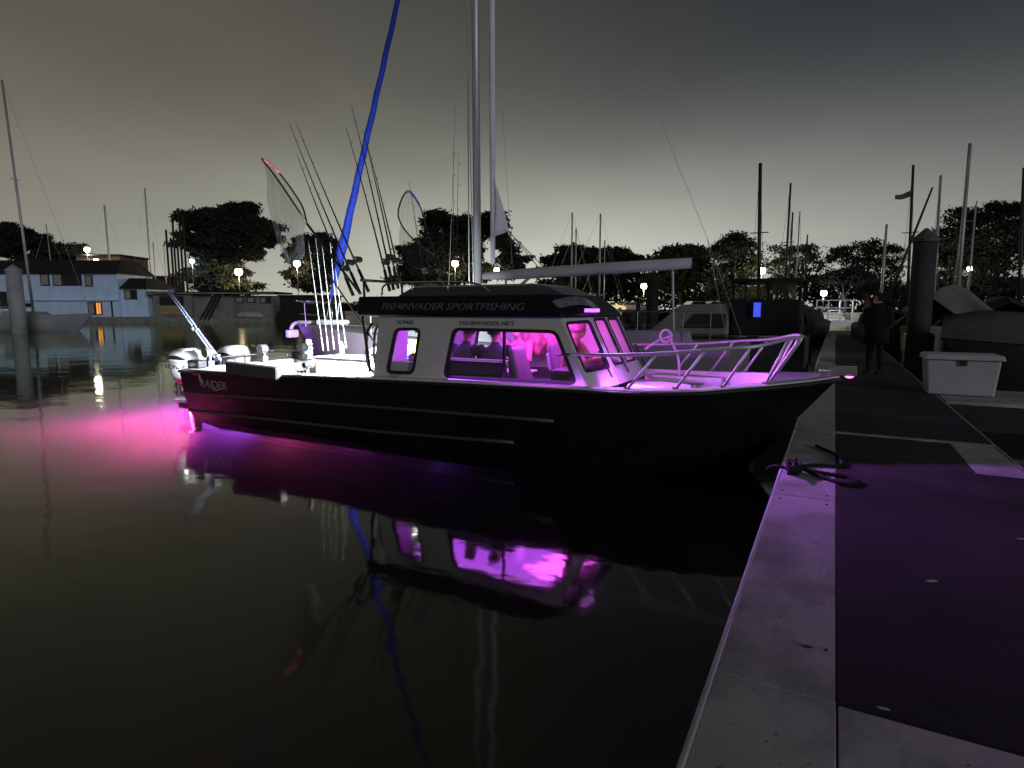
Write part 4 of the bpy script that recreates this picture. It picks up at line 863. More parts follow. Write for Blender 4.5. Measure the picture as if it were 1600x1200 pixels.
# lights of the boat, with added fill lights
PURP = (0.46, 0.07, 1.0); MAG = (1.0, 0.08, 0.55)
PSTRIP = EM('purple_led_strip', (0.75, 0.18, 1.0), 5.0)
for y in (6.95, 8.15):
    MB().box((-4.1, y, 1.80), (2.5, .03, .02)).build('ceiling_light_strip', PSTRIP, boat)
lamp('AREA', 'cabin_light', (-4.3, 7.55, 1.77), PURP, 50, boat, to=(-4.3, 7.55, 0), shape='RECTANGLE', size=2.3, size_y=1.3)
lamp('AREA', 'cabin_light', (-3.2, 7.6, 1.76), (.8, .08, .9), 22, boat, to=(-3.15, 7.7, 0), shape='RECTANGLE', size=.5, size_y=1.2)
for x, y, cc, pw in ((-4.9, 7.7, PURP, 9), (-4.1, 7.9, (.75, .08, 1.0), 13), (-3.3, 7.9, MAG, 14), (-2.95, 6.95, (.75, .10, 1.0), 7)):
    lamp('POINT', 'cabin_bulb', (x, y, 1.70), cc, pw, boat, shadow_soft_size=.06)
    MB().loft([[Vector((x + k * math.cos(a), y + k * math.sin(a), 1.79 - h)) for a in [j * math.pi / 5 for j in range(10)]] for k, h in ((.06, 0), (.06, .015), (.03, .03))]).build('ceiling_light', PSTRIP, boat)
MB().box((-2.645, 7.0, 1.885), (.08, .34, .045)).build('light_bar', EM('dim_purple_bar', (.7, .22, 1.0), 1.3), boat, bevel=.008)
lamp('AREA', 'bow_flood_light', (-2.58, 7.0, 1.875), (0.56, 0.16, 1.0), 96, boat, to=(-1.0, 6.75, 1.0), shape='RECTANGLE', size=.28, size_y=.04, spread=math.radians(105))
MB().box((-1.95, YC - hb(-1.6) + .245, .95), (.7, .012, .02)).build('foredeck_light_strip', PSTRIP, boat)
lamp('AREA', 'foredeck_light', (-1.75, 6.62, .96), (.55, .10, 1.0), 34, boat, to=(-1.7, 8.5, .9), shape='RECTANGLE', size=1.3, size_y=.03)
MB().box((-5.93, 7.5, 1.80), (.08, .5, .04)).build('deck_light', EM('white_deck_light', (.92, .97, 1.0), 12), boat)
lamp('AREA', 'cockpit_flood_light', (-5.98, 7.5, 1.785), (.84, .93, 1.0), 1300, boat, to=(-8.3, 7.6, .4), shape='RECTANGLE', size=.5, size_y=.06)
MB().box((-3.42, 6.37, 1.0), (1.9, .012, .012)).build('wall_fill_strip', EM('violet_fill_strip', (.5, .12, 1.0), 2.5), boat)  # glowing strip added to strengthen the purple window glow on ledge and wall
lamp('AREA', 'wall_fill_light', (-3.42, 6.345, 1.03), (.50, .10, 1.0), 3.0, boat, to=(-3.42, 6.44, 1.12), shape='RECTANGLE', size=1.9, size_y=.02)  # added fill lamp for the cabin wall below the side window
PINKL = EM('pink_underwater_lens', (1.0, .2, .55), 6)
for x, y, cc, pw in ((-9.98, 6.44, (1.0, .07, .50), 10500), (-10.16, 8.15, (.34, .05, 1.0), 15000)):
    MB().ball((x + .04, y, -.26), (.03, .06, .03), 10, 6).build('underwater_light_lens', PINKL, boat, smooth=True)
    lamp('SPOT', 'underwater_light', (x - .02, y, -.27), cc, pw, boat, to=(x - 2.0, y - .35, -.12), shadow_soft_size=.04, spot_size=math.radians(150), spot_blend=.8)
for x, cc, pw in ((-9.25, (1.0, .10, .6), 300), (-7.6, (.6, .08, 1.0), 50), (-5.6, (.24, .06, 1.0), 30)):
    MB().ball((x, 8.05, -.38), (.06, .06, .03), 10, 6).build('keel_light_lens', PINKL, boat, smooth=True)
    lamp('POINT', 'keel_light', (x, 7.95, -.52), cc, pw, boat, shadow_soft_size=.05)
MB().box((-9.80, 6.215, .94), (.06, .03, .03)).build('motor_fill_block', EM('white_deck_light', (.92, .97, 1.0), 12), boat)  # small glowing block added to go with the motor fill lamp
lamp('SPOT', 'motor_fill_light', (-9.84, 6.17, .95), (.85, .92, 1.0), 18, boat, to=(-10.4, 6.55, .85), shadow_soft_size=.03, spot_size=math.radians(150), spot_blend=.6)  # added fill lamp that whitens the near side of the motor
# cabin furniture
t = boat
def seat(x, y):
    o = bpy.data.objects.new('helm_seat', None); COL.objects.link(o); o.parent = boat; ORG[o] = ORG[boat]
    MB().tube([(x, y, .43), (x, y, .82)], .05, 10).build('pedestal', STEEL, o); MB().box((x, y, .88), (.42, .46, .12)).build('cushion', VINYL, o, bevel=.04)
    mb = MB(); mb.hexa([(x - .24, y - .23, .92), (x - .12, y - .23, .92), (x - .12, y + .23, .92), (x - .24, y + .23, .92), (x - .34, y - .19, 1.40), (x - .26, y - .19, 1.40), (x - .26, y + .19, 1.40), (x - .34, y + .19, 1.40)]); mb.build('backrest', VINYL, o, bevel=.04)
    MB().box((x - .31, y - .02, 1.14), (.10, .22, .26), rot=Euler((0, -.2, 0)).to_matrix()).build('back_panel', WHITE, o, bevel=.02)
seat(-3.40, 6.98); seat(-3.30, 8.0)
mb = MB(); mb.box((-4.22, 6.72, .585), (1.3, .42, .33)); mb.build('bench_base', WHITE, boat, bevel=.02)
MB().box((-4.22, 6.72, .79), (1.3, .44, .07)).build('bench_cushion', VINYL, boat, bevel=.03)
MB().box((-4.28, 6.55, 1.09), (1.34, .10, .28)).build('bench_backrest', M('black_seat_shell', (.012, .011, .014), .7, spec=.08), boat, bevel=.04)
MB().box((-4.28, 6.55, 1.245), (1.34, .12, .03)).build('backrest_trim', WHITE, boat, bevel=.012)
MB().box((-4.2, 7.45, 1.02), (.95, .5, .03)).build('table_top', WHITE, boat, bevel=.012); MB().tube([(-4.2, 7.35, .43), (-4.2, 7.35, 1.0)], .04, 8).build('table_leg', STEEL, boat)
MB().box((-4.2, 8.35, .585), (1.5, .4, .33)).build('bench_base', WHITE, boat, bevel=.02); MB().box((-4.2, 8.35, .79), (1.5, .42, .07)).build('bench_cushion', VINYL, boat, bevel=.03)
MB().box((-2.90, 7.55, .80), (.28, 1.9, .74)).build('dashboard', DVINYL, boat, bevel=.05)
MB().box((-5.2, 6.8, .80), (.7, .6, .76)).build('galley_counter', WHITE, boat, bevel=.02); MB().ball((-5.2, 6.75, 1.22), (.10, .10, .07), 12, 8).build('steel_bowl', STEEL, boat, smooth=True)
MB().hexa([(-4.66, 8.5, .5), (-4.52, 8.5, .5), (-4.52, 8.55, .5), (-4.66, 8.55, .5), (-4.50, 8.42, 1.8), (-4.36, 8.42, 1.8), (-4.36, 8.47, 1.8), (-4.50, 8.47, 1.8)]).build('window_post', WHITE, boat)
# people aboard
sp = seated(.20, (.40, .38), (-.1, 0, .9), .40); person('seated person in dark jacket leaning over the cabin table, left pane', (-4.52, 6.78, .43), -.15, sp, NAVY, JEAN)
sp = seated(.20, (.38, .36), (0, 0, -1.0), .40); person('seated person in dark jacket nearer the window divider', (-3.98, 6.80, .43), .25, sp, NAVY, JEAN)
sp = seated(.08, (.36, .34), (0, 0, .3), .40); person('person in reddish jacket facing the cabin table from the far bench', (-4.32, 8.3, .43), math.pi, sp, PINKC, JEAN)
sp = seated(.10, (.42, .40), (0, 0, .9), .50); person('person in reddish hooded jacket at the helm behind the windshield', (-3.10, 7.30, .40), -1.5, sp, PINKC, JEAN, hood=True)
# a bundle of rain jackets hung by the far window
def crumple(cx, cy, z0, z1, w_, d_, seed, n=30, m=20):
    rs = np.random.default_rng(seed); ph = rs.uniform(0, 6.28, 6); rings = []
    for i in range(m + 1):
        v = i / m; z = z0 + (z1 - z0) * v; ring = []
        for j in range(n):
            a = 2 * math.pi * j / n; k = (1 - .55 * abs(2 * v - 1) ** 3) * (1 + .16 * math.sin(5 * a + ph[0] + 5 * v) + .16 * math.sin(9 * a + ph[1] - 6 * v) + .14 * math.sin(3 * a + 9 * v + ph[2]) + .10 * math.sin(13 * a + 4 * v + ph[4]) + .08 * math.sin(17 * v + 2 * a + ph[5]))
            ring.append(Vector((cx + w_ * k * math.cos(a), cy + d_ * k * math.sin(a), z + .015 * math.sin(4 * a + ph[3]))))
        rings.append(ring)
    return MB().loft(rings)
lone(crumple(-4.12, 8.44, 1.18, 1.70, .20, .12, 3), 'rain_jacket', PINKC, 'red rain jacket hung by the far cabin window, left of two', 'jacket', (-4.12, 8.44, 1.18), smooth=True)
lone(crumple(-3.72, 8.42, 1.14, 1.68, .19, .12, 5), 'rain_jacket', PINKC, 'red rain jacket hung by the far cabin window, nearest the windshield', 'jacket', (-3.72, 8.42, 1.14), smooth=True)
# fender cushion over the near gunwale
CUSH = M('olive_grey_fender_cushion', (.055, .055, .045), .7, 0, .2, 5, .2)
lone(MB().box((-7.86, 6.16, .955), (1.16, .15, .21), rot=Euler((0, .035, 0)).to_matrix()), 'fender_cushion', CUSH, 'long grey padded fender hanging over the near cockpit gunwale', 'fender', (-7.86, 6.16, .85), bevel=.04)
# cockpit fittings
TANK = M('white_bait_tank', (.70, .70, .71), .4, 0, .05, 5)
MB().box((-7.60, 8.05, .70), (1.25, .62, .66)).build('bait_tank', TANK, boat, bevel=.04); MB().box((-7.60, 8.05, 1.045), (1.30, .66, .025)).build('tank_lid', TANK, boat, bevel=.01)
MB().box((-6.35, 8.1, .72), (.62, .55, .70)).build('sink_cabinet', TANK, boat, bevel=.03)
MB().box((-6.62, 7.72, .70), (.07, .07, .70)).build('cabinet_post', RUBBER, boat)
for x, y in ((-5.74, 6.50), (-5.74, 6.66)):
    MB().tube(arcpts([(x, y, 1.70), (x - .10, y, 1.55), (x - .12, y, 1.15), (x, y, 1.0)], 5), .02, 7).build('grab_rail', DSTEEL, boat, smooth=True)
MB().tube([(-5.9, 6.48, 1.80), (-5.72, 6.40, 1.02)], .022, 8).build('roof_strut', DSTEEL, boat)
MB().tube([(-6.6, 6.55, 2.42), (-5.60, 6.50, 1.30)], .012, 6).build('roof_stay', STEEL, boat)
# transom rail
mb = MB(); mb.tube([(-9.66, 6.9, 1.05), (-9.66, 8.75, 1.05)], .018, 7)
for y in (6.9, 7.4, 7.9, 8.4, 8.75): mb.tube([(-9.66, y, .9), (-9.66, y, 1.05)], .014, 6)
mb.build('transom_rail', STEEL, boat, smooth=True)
def downrigger(x, y, dirx, ln, label, mat, k=1.0):
    z = sheer(x) + .03; t = thing('downrigger', label, 'downrigger', (x, y, z), 'downriggers clamped to the fishing boat')
    q = lambda a, b, c: (x + a * k, y + b * k, z + c * k)
    MB().box(q(0, 0, .05), (.08 * k, .12 * k, .10 * k)).build('base', mat, t, bevel=.01 * k); MB().tube([q(0, 0, .1), q(0, 0, .22)], .03 * k, 8).build('post', mat, t)
    MB().tube([q(-.02, -.09, .24), q(-.02, .05, .24)], .085 * k, 14).build('spool', mat, t); MB().tube([q(0, .05, .24), q(.13, .06, .20), q(.13, .10, .20)], .012 * k, 6).build('crank', STEEL, t)
    MB().tube([q(0, 0, .22), (x + dirx * ln, y, z + .30 * k)], [.016 * k, .011 * k], 7).build('boom', mat, t)
    return t
DRG = M('grey_downrigger', (.25, .25, .27), .35, .5)
downrigger(-9.55, 6.62, -1, .35, 'grey downrigger beside the near motor', DRG); downrigger(-9.55, 7.75, -1, .35, 'grey downrigger beside the second motor', DRG)
downrigger(-9.25, 8.45, 1, .25, 'black downrigger at the far stern corner', RUBBER); downrigger(-6.9, 6.34, 1, .05, 'small black downrigger on the near gunwale by the tank', RUBBER, .5)
# the long slanting pole pair over the stern
BLUEP = M('pale_blue_fibreglass', (.45, .52, .80), .35)
a, b = aty(345, 563, 6.86), aty(263, 452, 6.86); a2, b2 = aty(339, 563, 6.90), aty(262, 456, 6.90)
t = thing('outrigger_pole', 'pair of pale blue poles slanting out over the motors', 'pole', a, None)
MB().tube([a, b], [.022, .012], 8).build('pole', BLUEP, t, smooth=True); MB().tube([a2, b2], [.020, .011], 8).build('pole', BLUEP, t, smooth=True)
q = a.lerp(b, .48); MB().ball(q + Vector((-.04, 0, -.06)), .05, 10, 8).build('weight', WHITE, t, smooth=True)
# rods
RODW = M('pale_rod_blank', (.34, .36, .34), .35); RODD = M('dark_rod_blank', (.015, .015, .016), .4); CORK = M('rod_grip', (.30, .24, .16), .8); REELM = M('reel_metal', (.20, .20, .20), .3, .8)
def rod(label, a, b, m, group, reel=True, bend=.0, r=.012):
    a, b = Vector(a), Vector(b); t = thing('fishing_rod', label, 'fishing rod', a, group); d = (b - a); ln = d.length; u = d.normalized()
    pts = [a + d * k + Vector((-bend * (k ** 2.5), 0, -bend * .3 * k ** 3)) for k in (.12, .35, .6, .8, 1.0)]
    MB().tube(pts, [r, r * .8, r * .6, r * .42, r * .25], 7).build('blank', m, t, smooth=True)
    MB().tube([a, a + u * .12 * ln + u * .02], [r * 1.7, r * 1.5], 8).build('grip', RODW if m is RODW else RODD, t, smooth=True)
    sd = u.cross(Vector((0, 1, 0))).normalized()
    if reel:
        q = a + u * .17 * ln; mb = MB(); mb.tube([q - sd * .06 + Vector((0, -.05, 0)), q - sd * .06 + Vector((0, .05, 0))], .048, 12); mb.tube([q, q - sd * .05], .012, 6); mb.tube([q - sd * .06 + Vector((0, -.05, 0)), q - sd * .10 + Vector((0, -.08, .02))], .008, 6)
        mb.build('reel', REELM, t)
    for k in (.38, .58, .76, .9):
        q = a + d * k + Vector((-bend * (k ** 2.5), 0, 0)); mb = MB(); mb.tube([q - sd * .004 + sd * (-.016 + .016 * math.cos(w_)) + u * .016 * math.sin(w_) for w_ in [2 * math.pi * j / 8 for j in range(9)]], .0022, 4); mb.build('guide', REELM, t)
    return t
names = ['leftmost', 'second', 'third', 'fourth', 'rightmost']
for i, (xb, yb, xt, yt) in enumerate(((505, 548, 482, 378), (513, 548, 493, 372), (522, 546, 503, 380), (531, 545, 515, 368), (541, 544, 524, 420))):
    rod('%s of five pale upright rods in the brightly lit cockpit' % names[i], aty(xb, yb, 8.66), aty(xt, yt, 8.5), RODW, 'upright rods in the cockpit', reel=False, r=.0105)
for i, (nm, xb, yb, xt, yt, Y, Y2) in enumerate((('outermost, faintest', 552, 462, 460, 245, 6.55, 6.7), ('middle', 563, 460, 448, 196, 6.62, 6.6), ('innermost', 576, 456, 459, 196, 6.72, 6.9))):
    rod('%s of three dark rods leaning left from the rack over the cockpit' % nm, aty(xb, yb, Y), aty(xt, yt, Y2), RODD, 'dark rods leaning left from the roof rack', bend=-.06, r=.015)
for i, (nm, xb, yb, xt, yt, Y) in enumerate((('leftmost', 609, 455, 545, 198, 7.05), ('tallest', 615, 453, 553, 162, 7.15), ('third', 622, 451, 571, 200, 7.3), ('fourth', 628, 449, 578, 225, 7.45))):
    rod('%s of four dark rods standing behind the blue furled sail' % nm, aty(xb, yb, Y), aty(xt, yt, Y), RODD, 'dark rods standing on the roof rack', bend=.05, r=.015)
rod('thin dark rod standing beside the blue-rimmed landing net', aty(665, 452, 8.3), aty(639, 282, 8.3), RODD, 'dark rods standing on the roof rack', r=.010)
for i, (nm, xb, xt, yt) in enumerate((('left', 709, 708, 215), ('right', 713, 716, 235))):
    b0 = aty(xb, 452, 8.0); rod('%s of two hair-thin antennas left of the sailboat mast' % nm, b0, aty(xt, yt, 8.0), RODD, 'whip antennas on the cabin roof', reel=False, r=.006)
# landing nets
def net_material():
    m = bpy.data.materials.new('fine_fishing_net'); m.use_nodes = True; t = m.node_tree; b = t.nodes['Principled BSDF']; b.inputs['Base Color'].default_value = (.03, .03, .03, 1); b.inputs['Roughness'].default_value = .9
    b.inputs['Alpha'].default_value = 0.17; return m
NETM = net_material()
def landing_net(label, h0, neck, rim, rimmat, mat, sag, Y):
    t = thing('landing_net', label, 'landing net', h0, 'landing nets on the roof rack')
    MB().tube([h0, neck], .018, 8).build('handle', mat, t, smooth=True)
    pts = arcpts([neck] + rim + [neck], 5); n = len(pts)
    MB().tube(pts, .013, 7).build('hoop', mat, t, smooth=True)
    k0, k1 = int(n * .50), int(n * .68); MB().tube(pts[k0:k1], .02, 7).build('hoop_sleeve', rimmat, t, smooth=True)
    cen = sum(pts, Vector()) / n; bm = MB(); rings = []
    for j in range(9):
        v = j / 8.0; s = (1 - v) ** .45 * (1 - .12 * math.sin(v * 9)); rings.append([cen + (p - cen) * (s * .98 + .02) + Vector(sag) * v + Vector((.03 * math.sin(i * 1.7), .03 * math.cos(i * 2.1), 0)) * v for i, p in enumerate(pts[:-1])])
    bm.loft(rings, True, False); bm.build('net_bag', NETM, t, smooth=True)
    cm = MB()
    for i in range(0, n - 1, 3): cm.tube([r_[i] for r_ in rings], .0009, 3, False)
    for r_ in rings[1::2]: cm.tube(r_ + [r_[0]], .0009, 3, False)
    o = cm.build('net_cords', RODD, t); o['kind'] = 'stuff'
    return t
A = lambda x, y, Y: aty(x, y, Y)
landing_net('landing net with red-tipped hoop leaning out over the cockpit', A(562, 458, 6.5), A(480, 350, 6.6), [A(462, 322, 6.35), A(430, 275, 6.3), A(410, 249, 6.5), A(436, 270, 6.8), A(470, 318, 6.9)], M('red_hoop_sleeve', (.55, .12, .10), .5), RODD, (-.05, 0, -1.05), 6.6)
landing_net('landing net with blue-sleeved hoop standing on the cabin roof', A(692, 452, 8.3), A(680, 400, 8.3), [A(640, 368, 8.2), A(622, 335, 8.15), A(636, 299, 8.2), A(655, 320, 8.4), A(668, 360, 8.45)], M('blue_hoop_sleeve', (.08, .25, .80), .5), RODD, (-.10, 0, -.75), 8.3)
# clutter in the cockpit
mb = MB(); jx, jy = -9.3, 8.62; jz = sheer(jx) + .02
prof = [(.07, 0), (.08, .05), (.055, .07), (.085, .12), (.06, .16), (.09, .21), (.06, .26), (.08, .30), (.05, .34), (.06, .38), (.02, .40)]
mb.loft([[Vector((jx + r_ * math.cos(a), jy + r_ * math.sin(a), jz + h_)) for a in [j * math.pi / 7 for j in range(14)]] for r_, h_ in prof]); lone(mb, 'paper_roll_stand', M('bleached_white_plastic', (.85, .84, .72), .5), 'knobbly white roll stand at the far stern corner, brightly lit', 'roll stand', (jx, jy, jz), smooth=True)
for lab, c, s, col, sd in (('crumpled blue plastic bag on the sink cabinet', (-6.45, 8.2, 1.08), (.18, .14, .20), (.05, .30, .65), 2), ('white plastic bag on the bait tank lid', (-7.05, 8.05, 1.06), (.16, .13, .16), (.75, .74, .68), 4), ('small orange snack bag between the bags', (-6.80, 8.0, 1.062), (.09, .08, .13), (.70, .20, .05), 6), ('yellow bag hanging by the cabin corner', (-6.10, 8.0, 1.08), (.12, .08, .30), (.75, .52, .06), 8)):
    lone(crumple(c[0], c[1], c[2], c[2] + s[2], s[0], s[1], sd, 16, 8), 'bag', M('bag_%d' % sd, col, .5), lab, 'bag', c, smooth=True)
MB_ = MB().tube([(-6.55, 7.86, 1.075), (-6.55, 7.86, 1.19)], .055, 14); lone(MB_, 'jar', M('dark_green_jar', (.03, .08, .03), .3), 'squat dark green jar in front of the blue bag', 'jar', (-6.55, 7.86, 1.075), smooth=False)
MB_ = MB().loft([[Vector((-7.9 + r_ * math.cos(a), 8.1 + r_ * math.sin(a), 1.06 + h_)) for a in [j * math.pi / 7 for j in range(14)]] for r_, h_ in ((.045, 0), (.045, .17), (.02, .21), (.02, .25))]); lone(MB_, 'bottle', M('white_bottle', (.75, .75, .78), .4), 'white bottle standing on the bait tank by the rods', 'bottle', (-7.9, 8.1, 1.06), smooth=True)
# looped rope on the far bow rail
lp = A(1040, 527, 8.45); pts = [lp + Vector((.075 * math.cos(a), 0, .085 * math.sin(a) + .02)) for a in [2 * math.pi * j / 16 for j in range(17)]]
lone(MB().tube(arcpts([A(1008, 546, 8.5), A(1028, 532, 8.5)] + pts + [A(1050, 535, 8.4), A(1060, 560, 8.35), A(1061, 588, 8.3)], 3), .018, 7), 'rope_loop', M('pale_rope', (.60, .55, .58), .8, 0, .2, 60, .5), 'pale rope looped over the far bow rail', 'rope', lp, smooth=True)
# ================================================================== the sailboat moored behind it
SY = 11.8
sail = thing('sailboat', 'white sailboat with blue furled jib moored just behind the fishing boat', 'sailboat', (-7.4, SY, 0), None)
SHULL = M('dull_white_sailboat_hull', (.24, .22, .25), .4, 0, .1, 1)
def SP(x, y, z): return Vector((-7.3 - x, SY + y, z))       # bow towards -X
MB().loft(hull_rings(SP, 11.6, 3.4, 1.32, .10, .8), False, False).build('hull', SHULL, sail, smooth=True)
rr = hull_rings(SP, 11.6, 3.4, 1.32, .10, .8); MB().loft([[q[0] + Vector((0, 0, -.02)), q[-1] + Vector((0, 0, -.02))] for q in rr], False, False).build('deck', YHULL, sail)
mb = MB(); mb.add(rr[0], [tuple(range(7))]); mb.build('transom', SHULL, sail)
mb = MB(); mb.hexa([SP(-2.2, -1.05, 1.18), SP(3.0, -.7, 1.25), SP(3.0, .7, 1.25), SP(-2.2, 1.05, 1.18), SP(-2.0, -.85, 1.72), SP(2.3, -.55, 1.60), SP(2.3, .55, 1.60), SP(-2.0, .85, 1.72)]); mb.build('coachroof', YHULL, sail, bevel=.06)
for x in (-1.4, -.3, .8):
    MB().box(SP(x, -.95, 1.45), (.5, .04, .14)).build('port_light', DPANE, sail, bevel=.02)
mb = MB(); mb.hexa([SP(-5.2, -1.35, 1.2), SP(-2.2, -1.25, 1.2), SP(-2.2, -1.1, 1.2), SP(-5.2, -1.2, 1.2), SP(-5.1, -1.3, 1.52), SP(-2.2, -1.2, 1.52), SP(-2.2, -1.08, 1.52), SP(-5.1, -1.15, 1.52)]); mb.build('cockpit_coaming', YHULL, sail, bevel=.03)
m0 = Vector((aty(746, 440, SY).x, SY, 1.6)); MTOP = 15.2
SMAST = M('silver_mast', (.46, .46, .46), .4, .35, .1, 1)
MB().tube([m0, Vector((m0.x, SY, MTOP))], [.092, .085], 12, flat=.85).build('mast', SMAST, sail, smooth=True)
mb = MB(); mb.tube([Vector((m0.x - .03, SY - .1, 1.7)), Vector((m0.x - .12, SY - .35, 14.5))], .010, 5); mb.tube([Vector((m0.x - .15, SY - .12, 2.0)), Vector((m0.x - .12, SY - .12, 14.0))], .014, 5); mb.build('halyards', SMAST, sail)
bs, be = aty(768, 431, SY) + Vector((.0, 0, 0)), aty(1080, 411, SY)
SAILW = M('white_sail_cloth', (.74, .72, .82), .8, 0, .06, 3, .15); BOOMM = M('grey_lavender_boom_cover', (.42, .38, .42), .7, 0, .1, 2, .15)
MB().tube([bs + Vector((-.2, 0, 0)), bs.lerp(be, .2), bs.lerp(be, .6), be], [.10, .135, .145, .12], 12, flat=.75).build('boom', BOOMM, sail, smooth=True)
MB().tube([be + Vector((-.35, 0, -.05)), Vector((be.x - .3, SY + .1, 1.2))], .025, 6).build('boom_crutch', SMAST, sail)
MB().tube([m0 + Vector((.15, 0, .1)), bs.lerp(be, .22) + Vector((0, 0, -.08))], .035, 8).build('boom_vang', SMAST, sail)
# furled mainsail standing behind the mast with its clew pulled out
fx = aty(771, 300, SY).x; pts = [Vector((fx - .02, SY, z)) for z in np.linspace(2.9, 14.8, 9)]
MB().tube(pts, [.05, .062, .066, .068, .066, .064, .06, .055, .045], 12).build('furled_mainsail', SAILW, sail, smooth=True)
c1, c2, c3 = aty(772, 275, SY), aty(794, 360, SY), aty(770, 372, SY); mb = MB()
g = []
for i in range(9):
    v = i / 8; L0 = c1.lerp(c3, v); R0 = c1.lerp(c2, v ** 1.15); g.append([L0.lerp(R0, u) + Vector((0, .05 * math.sin(u * 5 + v * 4), 0)) for u in [k / 5 for k in range(6)]])
mb.loft(g, False, False); mb.build('mainsail_clew', SAILW, sail, smooth=True, solid=.01)
mb = MB(); mb.tube([c2, bs.lerp(be, .27) + Vector((0, 0, .10))], .010, 5); mb.tube([c2 + Vector((0, .03, -.03)), bs.lerp(be, .30) + Vector((0, 0, .10))], .010, 5); mb.build('outhaul', SMAST, sail)
# blue furled jib on the forestay
fb0 = Vector((-13.0, SY, 1.45)); JT = Vector((m0.x - .1, SY, 14.8)); BLUEC = M('royal_blue_sail_cover', (.012, .040, .42), .75, 0, .10, 3, .2)
fb1 = aty(517, 466, SY); k0 = fb1; k1 = aty(621, 4, SY); dj = (k1 - k0)
jm = MB(); jr = []; ju = dj.normalized(); ja = ju.orthogonal().normalized(); jb = ju.cross(ja)
for i in range(121):
    v = i / 120 * 1.6; rad = interp(v, [0, .10, .20, .24, .34, .6, 1.0, 1.6], [.03, .08, .13, .105, .09, .074, .058, .036])
    sag = Vector((0, 0, 0))
    jr.append([k0 + dj * v + sag + (ja * math.cos(a) + jb * math.sin(a)) * rad * (1 + .055 * math.sin(a - v * 46) + .04 * math.sin(3 * a + v * 50) + .025 * math.sin(v * 160)) for a in [2 * math.pi * j / 16 for j in range(16)]])
jm.loft(jr); jm.build('furled_jib', BLUEC, sail, smooth=True)
mb = MB(); mb.tube([k0, k0 - dj.normalized() * 1.0], .012, 5); top_ = k0 + dj * 1.6; mb.tube([top_, top_ + dj * .5], .012, 5)
bst = aty(1105, 372, SY); MT = Vector((m0.x, SY, MTOP - .1)); mb.tube([MT, bst], .004, 5); mb.tube([bst, Vector((-1.62, SY - .9, 1.35))], .005, 5); mb.tube([bst, Vector((-1.62, SY + .9, 1.35))], .005, 5)
for sy in (-1, 1): mb.tube([MT, Vector((m0.x + .2, SY + sy * 1.55, 1.3))], .004, 5)
mb.build('rigging', SMAST, sail)
# pulpit and lifelines
for sy in (-1, 1):
    MB().tube(arcpts([SP(3.4, sy * 1.15, 1.42), SP(3.45, sy * 1.12, 2.0), SP(4.6, sy * .72, 2.06), SP(5.55, sy * .25, 2.12), SP(5.65, 0, 2.12)], 5), .018, 7).build('pulpit', STEEL, sail, smooth=True)
    MB().tube([SP(3.45, sy * 1.12, 1.72), SP(5.3, sy * .38, 1.78)], .012, 6).build('pulpit', STEEL, sail)
    MB().tube([SP(4.9, sy * .55, 1.45), SP(4.85, sy * .62, 2.06)], .014, 6).build('pulpit', STEEL, sail)
    mb = MB()
    for x in (-5.0, -3.4, -1.6, .2, 2.0): mb.tube([SP(x, sy * 1.55 * interp(x, [-5, 0, 3.4], [.85, 1, .75]), 1.2), SP(x, sy * 1.55 * interp(x, [-5, 0, 3.4], [.85, 1, .75]), 1.85)], .012, 6)
    for z in (1.55, 1.85): mb.tube([SP(x, sy * 1.55 * interp(x, [-5, 0, 3.4], [.85, 1, .75]), z) for x in (-5.0, -3.4, -1.6, .2, 2.0, 3.4)], .005, 5)
    mb.build('lifelines', STEEL, sail)
MB().tube(arcpts([SP(5.2, 0, 1.55), SP(5.9, 0, 1.52), SP(6.1, 0, 1.35)], 4), .05, 8).build('anchor_shank', WHITE, sail, smooth=True); MB().box(SP(6.05, 0, 1.22), (.16, .36, .22)).build('anchor_fluke', WHITE, sail, bevel=.04)
mb = MB(); mb.box(SP(4.2, -.3, 1.56), (.9, .34, .14)); mb.build('rolled_sail_bag', SAILW, sail, bevel=.05)
# ================================================================== powerboats beyond
GB = M('unlit_grey_gelcoat', (.12, .115, .12), .5, 0, .15, 2); GB2 = M('dim_cabin_side', (.20, .19, .17), .5, 0, .15, 2); BLKC = M('black_canopy_canvas', (.008, .008, .009), .85, 0, .3, 5, .2); SMOK = M('pale_vinyl_canopy_window', (.20, .20, .17), .2, 0, .2, 2)
def powerboat(label, o, ang, Ln, B, fb, hullm, group='powerboats moored beyond the sailboat'):
    fx = Vector((math.cos(ang), math.sin(ang), 0)); fy = Vector((-math.sin(ang), math.cos(ang), 0)); P = local(Vector((o[0], o[1], 0)), fx, fy)
    t = thing('powerboat', label, 'powerboat', (o[0], o[1], 0), group)
    r_ = hull_rings(P, Ln, B, fb, .12, .95); MB().loft(r_, False, False).build('hull', hullm, t, smooth=True)
    MB().loft([[q[0] + Vector((0, 0, -.03)), q[-1] + Vector((0, 0, -.03))] for q in r_], False, False).build('deck', hullm, t); MB().add(r_[0], [tuple(range(7))]).build('transom', hullm, t)
    MB().tube([q[0] for q in r_], .04, 6).build('rub_rail', RUBBER, t)
    return t, P
t, P0 = powerboat('unlit motor cruiser with black canopy and glowing blue screen behind the bow rail', (-5.1, 17.6), math.pi, 9.0, 3.2, 1.25, M('very_dark_gelcoat', (.05, .05, .055), .5, 0, .2, 2))
P = lambda x, y, z: Vector((x, 17.6 + y, z))        # world x, y from the centreline
mb = MB(); mb.hexa([P(-4.6, -1.3, 1.22), P(-2.4, -1.3, 1.22), P(-2.4, 1.2, 1.22), P(-4.6, 1.2, 1.22), P(-3.7, -1.1, 2.02), P(-2.4, -1.1, 2.05), P(-2.4, 1.0, 2.05), P(-3.7, 1.0, 2.02)]); mb.build('deckhouse', GB2, t, bevel=.06)
